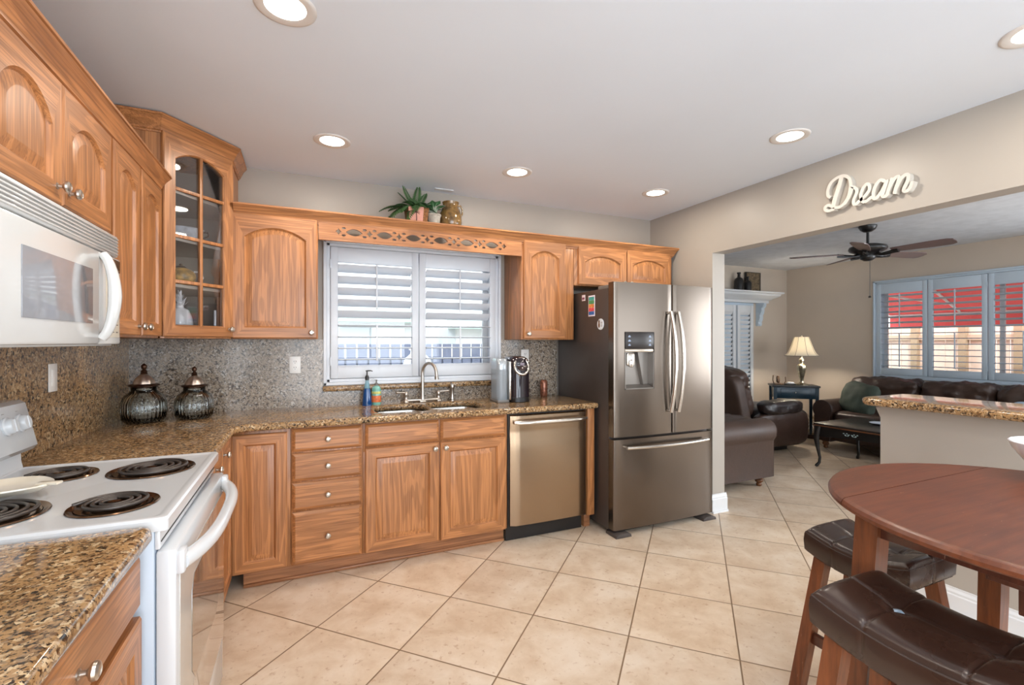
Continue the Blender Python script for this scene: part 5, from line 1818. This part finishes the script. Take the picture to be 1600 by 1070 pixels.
# ---- console table in the corner, set diagonally
A_ = Vector((5.955, 4.50)); C_ = Vector((6.362, 4.124))
dv = C_ - A_
ta = math.atan2(dv.y, dv.x)
Lt = dv.length
t = thing('side_table', 'dark teal side table with one drawer holding the lit lamp', 'side table', (A_.x, A_.y, 0), ta)
b = B(); b.box(-.01, Lt + .01, -.005, .36, .735, .76, .004); obj('table_top', b, 'black', t)
b = B(); b.box(.02, Lt - .02, .01, .34, .58, .735, .002); ap = obj('apron', b, 'teal', t)
b = B(); b.box(.09, Lt - .10, .0, .012, .60, .715, .003); dw = obj('drawer', b, 'teal', t)
b = B(); b.sphere((Lt / 2 - .01, -.012, .665), .011, 12); obj('knob', b, 'steel_lt', dw)
for x in (.005, Lt - .045):
    for y in (.005, .315):
        b = B(); b.loft([[(x + .005, y + .005, 0), (x + .032, y + .005, 0), (x + .032, y + .032, 0), (x + .005, y + .032, 0)], [(x, y, .735), (x + .04, y, .735), (x + .04, y + .04, .735), (x, y + .04, .735)]]); obj('leg', b, 'teal', t)
def on_table(fx, fy, z=.7605):
    p = A_ + Vector((math.cos(ta), math.sin(ta))) * fx + Vector((-math.sin(ta), math.cos(ta))) * fy
    return (p.x, p.y, z)
t = thing('table_lamp', 'lit table lamp with white bell shade and silver base on the teal table', 'lamp', on_table(Lt * .68, .16))
b = B(); b.lathe([(0, 0), (.085, 0), (.085, .012), (.06, .022), (.03, .03), (.024, .05), (.03, .10), (.05, .18), (.058, .235), (.055, .27), (.035, .29), (.02, .30), (.02, .315), (.032, .33), (.032, .355), (.018, .37), (.010, .38), (.008, .44), (0, .44)], (0, 0, 0), 8); obj('lamp_base', b, plain('lamp_silver_gold', srgb(190, 176, 150), 0.18, 0.35, 12, metal=0.85), t, ang=30)
shade = NT('lamp_shade_fabric')
shade.color(srgb(250, 244, 230)); shade.set(rough=0.8)
tl = shade.n('ShaderNodeBsdfTranslucent'); tl.inputs[0].default_value = (*srgb(254, 246, 228), 1)
mx = shade.n('ShaderNodeMixShader'); mx.inputs[0].default_value = .55
shade.l(shade.b.outputs[0], mx.inputs[1]); shade.l(tl.outputs[0], mx.inputs[2]); shade.l(mx.outputs[0], shade.t.nodes['Material Output'].inputs['Surface'])
b = B()
def bell(z0, z1, r0, r1, n=9, off=0):
    return [(r0 + (r1 - r0) * (u ** .62) - off, z0 + (z1 - z0) * u) for u in [i / (n - 1) for i in range(n)]]
outp = bell(.405, .665, .205, .090)
rings = []
for r, z in outp + [(r - .003, z) for r, z in outp[::-1]]:
    rings.append([(r * math.cos(2 * PI * k / 32), r * math.sin(2 * PI * k / 32), z) for k in range(32)])
rings.append(rings[0])
b.loft(rings, cap0=False, cap1=False)
sh = obj('lamp_shade', b, shade.m, t, ang=60)
rib_m = plain('shade_rib', srgb(150, 140, 130), 0.7, 0.05, 6)
for k in range(8):
    a = 2 * PI * k / 8 + .2
    b = B(); b.tube([((r + .001) * math.cos(a), (r + .001) * math.sin(a), z) for r, z in outp], .0025, 6); obj('shade_seam', b, rib_m, sh)
b = B(); b.tube([(.206 * math.cos(2 * PI * k / 40), .206 * math.sin(2 * PI * k / 40), .405) for k in range(40)], .004, 6, closed=True); obj('shade_rim', b, rib_m, sh)
b = B(); b.lathe([(0, .66), (.008, .665), (.014, .68), (.006, .695), (0, .70)], (0, 0, 0), 14); b.cyl((0, 0, .44), (0, 0, .665), .003, 6); obj('finial', b, 'steel_lt', t)
b = B(); b.sphere((0, 0, .52), .035, 16); obj('bulb', b, emit('bulb_glow', (1.0, .90, .78), 110), t)
lp = on_table(Lt * .68, .16)
light('lamp_bulb', 'POINT', (lp[0], lp[1], lp[2] + .52), (0, 0, 0), 62, (1.0, .88, .72), .04)
b = B(); b.box(-.07, .06, -.045, .045, 0, .018, .004); b.tube([(-.07, 0, .01), (-.085, .0, .06), (-.08, 0, .13)], .006, 6); b.tube([(.055, 0, .01), (.075, 0, .05), (.07, 0, .11)], .006, 6); b.cushion(-.02, 0, .07, .022, .03, .05, .6, 8, .008, 20, 3)
o = obj('sleigh_ornament', b, plain('ornament_bronze', srgb(112, 84, 62), 0.3, 0.6, 60, metal=0.4), loc=on_table(.10, .13), rot=(0, 0, ta)); tag(o, 'small dark bronze sleigh-shaped ornament at the left of the teal table', 'ornament')
b = B(); b.cushion(0, 0, .012, .075, .045, .010, .5, 8); b.cushion(0.01, 0, .028, .045, .03, .014, .7, 8, mi=1)
o = obj('phone', b, ['dark_plastic', 'white_ceramic'], loc=on_table(.22, .10), rot=(0, 0, ta)); tag(o, 'small dark phone tray with a pale top on the teal table beside the lamp', 'tray')
b = B()
for k in range(16):
    a = k * 1.3
    b.tube([(.0 + .09 * math.cos(a), .06 * math.sin(a), .0), (.05 * math.cos(a + 1), .05 * math.sin(a), .12 + .02 * math.sin(k)), (.10 * math.cos(a + 2), .05 * math.sin(a + 1), .26 + .03 * math.cos(k))], .004, 5)
o = obj('twig_bundle', b, plain('twig_gold', srgb(170, 140, 96), 0.5, 0.2, 30), loc=(6.62, 4.40, .05)); tag(o, 'golden wire twig decoration on the floor behind the teal table', 'decoration')
b = B(); b.lathe([(0, 0), (.12, 0), (.13, .02), (.12, .05), (0, .05)], (6.62, 4.40, 0), 20); o2 = obj('twig_base', b, 'jar_dark', None); o2.parent = o; o2.location = (-6.62, -4.40, -.05)

# ---- coffee table (black, cabriole legs, brown top)
t = thing('coffee_table', 'black coffee table with curved legs and pale painted scroll', 'coffee table', (5.12, 3.36, 0), R(2))
Lc, Dc = 1.15, .62   # local x along -? : long side runs -y world; short side +x
m = Matrix(((0, 1, 0, 0), (-1, 0, 0, 0), (0, 0, 1, 0), (0, 0, 0, 1)))  # local(x,y) -> (y,-x): x runs to -y, y runs to +x
def CT(name, b, mat, parent=t, **k):
    b.bm.transform(m)
    return obj(name, b, mat, parent, **k)
b = B(); b.box(-.02, Lc + .02, -.02, .80, .455, .478, .008); CT('table_top', b, cherry('coffee_table_top', 'y', (70, 60, 56), (40, 36, 36), 0.25))
b = B(); b.box(-.026, Lc + .026, -.026, .806, .445, .4575, .005); CT('top_edge', b, cherry('coffee_table_edge', 'y', (140, 90, 56), (96, 58, 36), 0.3))
b = B()
def apron_outline(L):
    pts = [(0.03, .445), (L - .03, .445), (L - .03, .33)]
    for i in range(1, 12):
        u = i / 12
        pts.append((L - .03 - (L - .06) * u, .33 + .03 * math.sin(PI * u)))
    pts.append((.03, .33))
    return pts
b.prism(apron_outline(Lc), .02, mat=Matrix.Translation((0, .005, 0)))
b.prism(apron_outline(Lc), .02, mat=Matrix.Translation((0, .755, 0)))
mm = Matrix(((0, 1, 0, .0), (1, 0, 0, 0), (0, 0, 1, 0), (0, 0, 0, 1)))
b.prism(apron_outline(.78), .02, mat=Matrix.Translation((.005, 0, 0)) @ mm)
b.prism(apron_outline(.78), .02, mat=Matrix.Translation((Lc - .025, 0, 0)) @ mm)
ap = CT('apron', b, 'black')
for x, y, sx, sy in ((0.02, .02, -1, -1), (Lc - .02, .02, 1, -1), (.02, .76, -1, 1), (Lc - .02, .76, 1, 1)):
    b = B()
    P = [(0, .45, .030), (.012, .38, .032), (.018, .30, .026), (.008, .20, .018), (-.006, .10, .014), (-.002, .045, .014), (.014, .015, .018), (.022, .002, .014)]
    b.tube([(x + sx * o_, y + sy * o_, z) for o_, z, r in P], [r for _, _, r in P], 10)
    CT('leg', b, 'black', ang=70)
sm = plain('scroll_pale_blue', srgb(176, 200, 206), 0.5, 0.1, 30)
b = B()
for s in (-1, 1):
    for k, (dx, dz) in enumerate(((.02, 0), (.035, .012), (.05, -.004), (.065, .01))):
        b.sphere((Lc * .30 + s * dx, .0035, .395 + dz), .008, 8, 0, (1.1, .25, .7))
    b.tube([(Lc * .30 + s * .008, .003, .402), (Lc * .30 + s * .02, .003, .384), (Lc * .30 + s * .05, .003, .384)], .003, 6)
CT('painted_scroll', b, sm, ap)
# second scroll on the short side that faces the camera
b = B()
for s in (-1, 1):
    for k, (dx, dz) in enumerate(((.02, 0), (.04, .014), (.06, -.006), (.08, .01))):
        b.sphere((.0035, .45 + s * dx, .39 + dz), .010, 8, 0, (.25, 1.1, .7))
    b.tube([(.003, .45 + s * .01, .40), (.003, .45 + s * .03, .378), (.003, .45 + s * .07, .378)], .0035, 6)
CT('painted_scroll', b, sm, ap)

# ================================================================== DINING TABLE AND STOOLS
TC = (1.795, .505); TR = .53
t = thing('dining_table', 'round reddish-brown drop-leaf counter-height dining table', 'table', (TC[0], TC[1], 0))
def arc_piece(ylo, yhi, z0, z1, R_, n=40, gap=.0012):
    pts = []
    a1 = math.asin(max(-1, min(1, (yhi - gap if yhi < R_ else R_) / R_))); a0 = math.asin(max(-1, min(1, (ylo + gap if ylo > -R_ else -R_) / R_)))
    for i in range(n + 1):
        a = a0 + (a1 - a0) * i / n
        pts.append((R_ * math.cos(a), R_ * math.sin(a)))
    for i in range(n + 1):
        a = a1 + (a0 - a1) * i / n
        pts.append((-R_ * math.cos(a), R_ * math.sin(a)))
    out = []
    for p in pts:
        if not out or (abs(p[0] - out[-1][0]) + abs(p[1] - out[-1][1])) > 1e-5:
            out.append(p)
    if abs(out[0][0] - out[-1][0]) + abs(out[0][1] - out[-1][1]) < 1e-5:
        out.pop()
    return out
seam = .328
for name, lo, hi in (('table_leaf', seam, 9), ('table_top', -seam, seam), ('table_leaf', -9, -seam)):
    def cl(R_): return arc_piece(lo if lo > -9 else -R_, hi if hi < 9 else R_, 0, 0, R_)
    b = B()
    rings = []
    for R_, z in ((TR - .012, .886), (TR, .893), (TR + .001, .902), (TR - .004, .910), (TR - .012, .9135), (TR - .02, .914)):
        rings.append([(x, y, z) for x, y in cl(R_)])
    b.loft(rings)
    obj(name, b, 'table', t, ang=25)
b = B()
for s in (-1, 1):
    b.box(-.34, .34, s * .285 - .010, s * .285 + .010, .815, .886, .002)
    b.box(s * .345 - .010, s * .345 + .010, -.285, .285, .815, .886, .002)
obj('apron', b, 'dark_wood', t)
LEG = [(-.338, .290), (.292, .268), (-.352, -.27), (.30, -.27)]
for lx, ly in LEG:
    b = B()
    sx = 1 if lx > 0 else -1; sy = 1 if ly > 0 else -1
    w = .029
    rings = []
    for z, o_, ww in ((.886, 0, w), (.5, .018, w), (0, .045, w * .9)):
        cx, cy = lx + sx * o_, ly + sy * o_ * .8
        rings.append([(cx - ww, cy - ww, z), (cx + ww, cy - ww, z), (cx + ww, cy + ww, z), (cx - ww, cy + ww, z)])
    b.loft(rings)
    obj('leg', b, 'stool_wood', t, ang=20)
b = B(); b.box(.225, .262, -.27, .270, .585, .612, .003); b.box(.245, .262, -.27, .20, .50, .586, .003); obj('side_rail', b, 'dark_wood', t)
# bowl on the table
b = B(); b.lathe([(0, 0), (.045, 0), (.05, .006), (.09, .04), (.125, .09), (.135, .115), (.131, .117), (.120, .09), (.086, .046), (.045, .012), (0, .01)], (0, 0, 0), 48)
o = obj('white_bowl', b, 'white_ceramic', loc=(2.19, .64, .9145), ang=60); tag(o, 'white ceramic bowl on the dining table at the photo edge', 'bowl')

def stool(label, x0, x1, y0, y1, z, worn, extra_leg=False):
    """saddle stool; seat spans x0..x1, y0..y1 with raised ends in y, rim at height z"""
    cx, cy = (x0 + x1) / 2, (y0 + y1) / 2
    t = thing('bar_stool', label, 'stool', (cx, cy, 0))
    hx, hy = (x1 - x0) / 2, (y1 - y0) / 2
    b = B()
    nx, ny = 28, 40
    th = .075
    s1, s2 = hy * .44, -hy * .44
    def top(u, v):
        X, Y = u * hx, v * hy
        sag = -.032 * (1 - v * v) - .006 * (1 - u * u) * 0
        crown_ = .012 * (1 - u ** 4)
        gro = 0
        gro += .0045 * math.exp(-(X / .0045) ** 2)
        for sy in (s1, s2):
            gro += .0045 * math.exp(-((Y - sy) / .0045) ** 2)
            gro += .012 * math.exp(-(X * X + (Y - sy) ** 2) / .028 ** 2)
        edge = max(abs(u), abs(v))
        e = .014 * max(0, (edge - .90) / .10) ** 2
        return z + sag + crown_ - gro - e
    g = []
    # concentrate grid lines near the seams
    def axis(n, h, marks):
        vals = [-1 + 2 * i / n for i in range(n + 1)]
        for mk in marks:
            for d in (-.008, -.003, 0, .003, .008):
                vals.append((mk + d) / h)
        vals += [-.97, .97, -.985, .985]
        vals = sorted(v for v in set(round(v, 4) for v in vals) if -1 <= v <= 1)
        return vals
    us = axis(nx, hx, [0]); vs_ = axis(ny, hy, [s1, s2])
    gv = [[b.bm.verts.new((u * hx, v * hy, top(u, v))) for u in us] for v in vs_]
    for j in range(len(vs_) - 1):
        for i in range(len(us) - 1):
            b.bm.faces.new((gv[j][i], gv[j][i + 1], gv[j + 1][i + 1], gv[j + 1][i]))
    # sides
    loop = [gv[0][i] for i in range(len(us))] + [gv[j][-1] for j in range(1, len(vs_))] + [gv[-1][i] for i in range(len(us) - 2, -1, -1)] + [gv[j][0] for j in range(len(vs_) - 2, 0, -1)]
    prev = loop
    for dz, off in ((.006, .003), (.03, .005), (th - .008, .003), (th, -.004)):
        ring = []
        for vtx in loop:
            X, Y = vtx.co.x, vtx.co.y
            u, v = X / hx, Y / hy
            g_ = 0
            if abs(u) > .99:
                for sy in (s1, s2):
                    g_ = max(g_, .003 * math.exp(-((Y - sy) / .005) ** 2))
            else:
                g_ = .003 * math.exp(-(X / .005) ** 2)
            sag = -.032 * (1 - v * v)
            zz = z + sag - .014 - dz
            ox = off - g_
            ring.append(b.bm.verts.new((X + (ox if u > .99 else -ox if u < -.99 else 0), Y + (ox if v > .99 else -ox if v < -.99 else 0), zz)))
        for i in range(len(loop)):
            j = (i + 1) % len(loop)
            b.bm.faces.new((prev[i], ring[i], ring[j], prev[j]))
        prev = ring
    b.bm.faces.new(prev[::-1])
    st = obj('seat', b, 'stool_leather', t, ang=50)
    for k, sy in enumerate((s1, s2)):
        b = B(); b.lathe([(0, 0), (.0145, 0), (.013, .004), (0, .007)], (0, sy, top(0, sy / hy) + .003), 18)
        obj('button', b, 'button_worn' if (worn and k == 0) else 'seam', st, ang=60)
    b = B()
    zt = z - th - .03
    P = []
    for v in [-1 + 2 * i / 24 for i in range(25)]:
        P.append((v, z - .032 * (1 - v * v)))
    for sx in (-1, 1):
        b = B(); b.tube([(sx * (hx + .001), v * hy, zz - .016) for v, zz in P], .0022, 6); obj('seam_piping', b, 'seam', st)
    for sy in (-1, 1):
        b = B(); b.tube([(-hx, sy * (hy + .001), z - .016), (hx, sy * (hy + .001), z - .016)], .0022, 6); obj('seam_piping', b, 'seam', st)
    sp = .05
    for sx in (-1, 1):
        for sy in (-1, 1):
            b = B()
            tx, ty = sx * (hx - .035), sy * (hy - .045)
            bx, by = sx * (hx + .005), sy * (hy + .030)
            w = .0215
            ztop = z - th - .008 - .032 * (1 - ((hy - .045) / hy) ** 2)
            b.loft([[(bx - w, by - w, 0), (bx + w, by - w, 0), (bx + w, by + w, 0), (bx - w, by + w, 0)], [(tx - w, ty - w, ztop), (tx + w, ty - w, ztop), (tx + w, ty + w, ztop), (tx - w, ty + w, ztop)]])
            obj('leg', b, 'stool_wood', t, ang=20)
    def legpt(sx, sy, zz):
        k = zz / (z - th)
        return (sx * ((hx + .005) * (1 - k) + (hx - .035) * k), sy * ((hy + .03) * (1 - k) + (hy - .045) * k), zz)
    for sx in (-1, 1):
        a, c = Vector(legpt(sx, -1, .22)), Vector(legpt(sx, 1, .22))
        b = B(); b.box(a.x - .010, a.x + .010, a.y + .02, c.y - .02, .20, .24, .002); obj('stretcher', b, 'dark_wood', t)
        b = B(); a = Vector(legpt(sx, -1, z * .62)); c = Vector(legpt(sx, 1, z * .62)); b.box(a.x - .008, a.x + .008, a.y + .018, c.y - .018, z * .62 - .018, z * .62 + .018, .002); obj('stretcher', b, 'dark_wood', t)
    for sy in (-1, 1):
        a, c = Vector(legpt(-1, sy, .30)), Vector(legpt(1, sy, .30))
        b = B(); b.box(a.x + .02, c.x - .02, a.y - .010, a.y + .010, .28, .32, .002); obj('stretcher', b, 'dark_wood', t)
    return t
stool('dark leather saddle stool in the foreground with a worn blue-grey button', 1.150, 1.425, .355, .765, .742, True)
stool('dark leather saddle stool tucked under the far side of the round table', 1.775, 2.045, .865, 1.205, .635, False)

b = B(); b.lathe([(0, 0), (.06, 0), (.10, .012), (.105, .016), (.098, .016), (.05, .006), (0, .005)], (0, 0, 0), 32)
o = obj('shallow_dish', b, plain('pale_blue_dish', srgb(206, 214, 226), 0.3, 0.03, 8), loc=(5.62, 2.99, .4785), ang=60); tag(o, 'pale blue-white shallow dish on the black coffee table beside the bar wall', 'dish')

# repeats share a group
GROUPS = {'recessed_light': 'recessed ceiling lights', 'bar_stool': 'leather saddle stools at the round table', 'glass_canister': 'ribbed glass canisters in the counter corner',
          'fridge_magnet': 'magnets on the refrigerator side', 'upper_cabinet': 'oak upper cabinets', 'base_cabinet': 'oak base cabinets', 'bottle': 'black bottles on the mantel shelf',
          'throw_pillow': 'pillows on the long sofa', 'wall_outlet': 'outlets on the granite backsplash', 'granite_countertop': 'granite countertops', 'crown_moulding': 'oak crown mouldings', 'toe_kick': 'toe kick boards'}
for o in bpy.data.objects:
    if o.parent is None and 'label' in o:
        k = o.name.split('.')[0]
        if k in GROUPS:
            o['group'] = GROUPS[k]
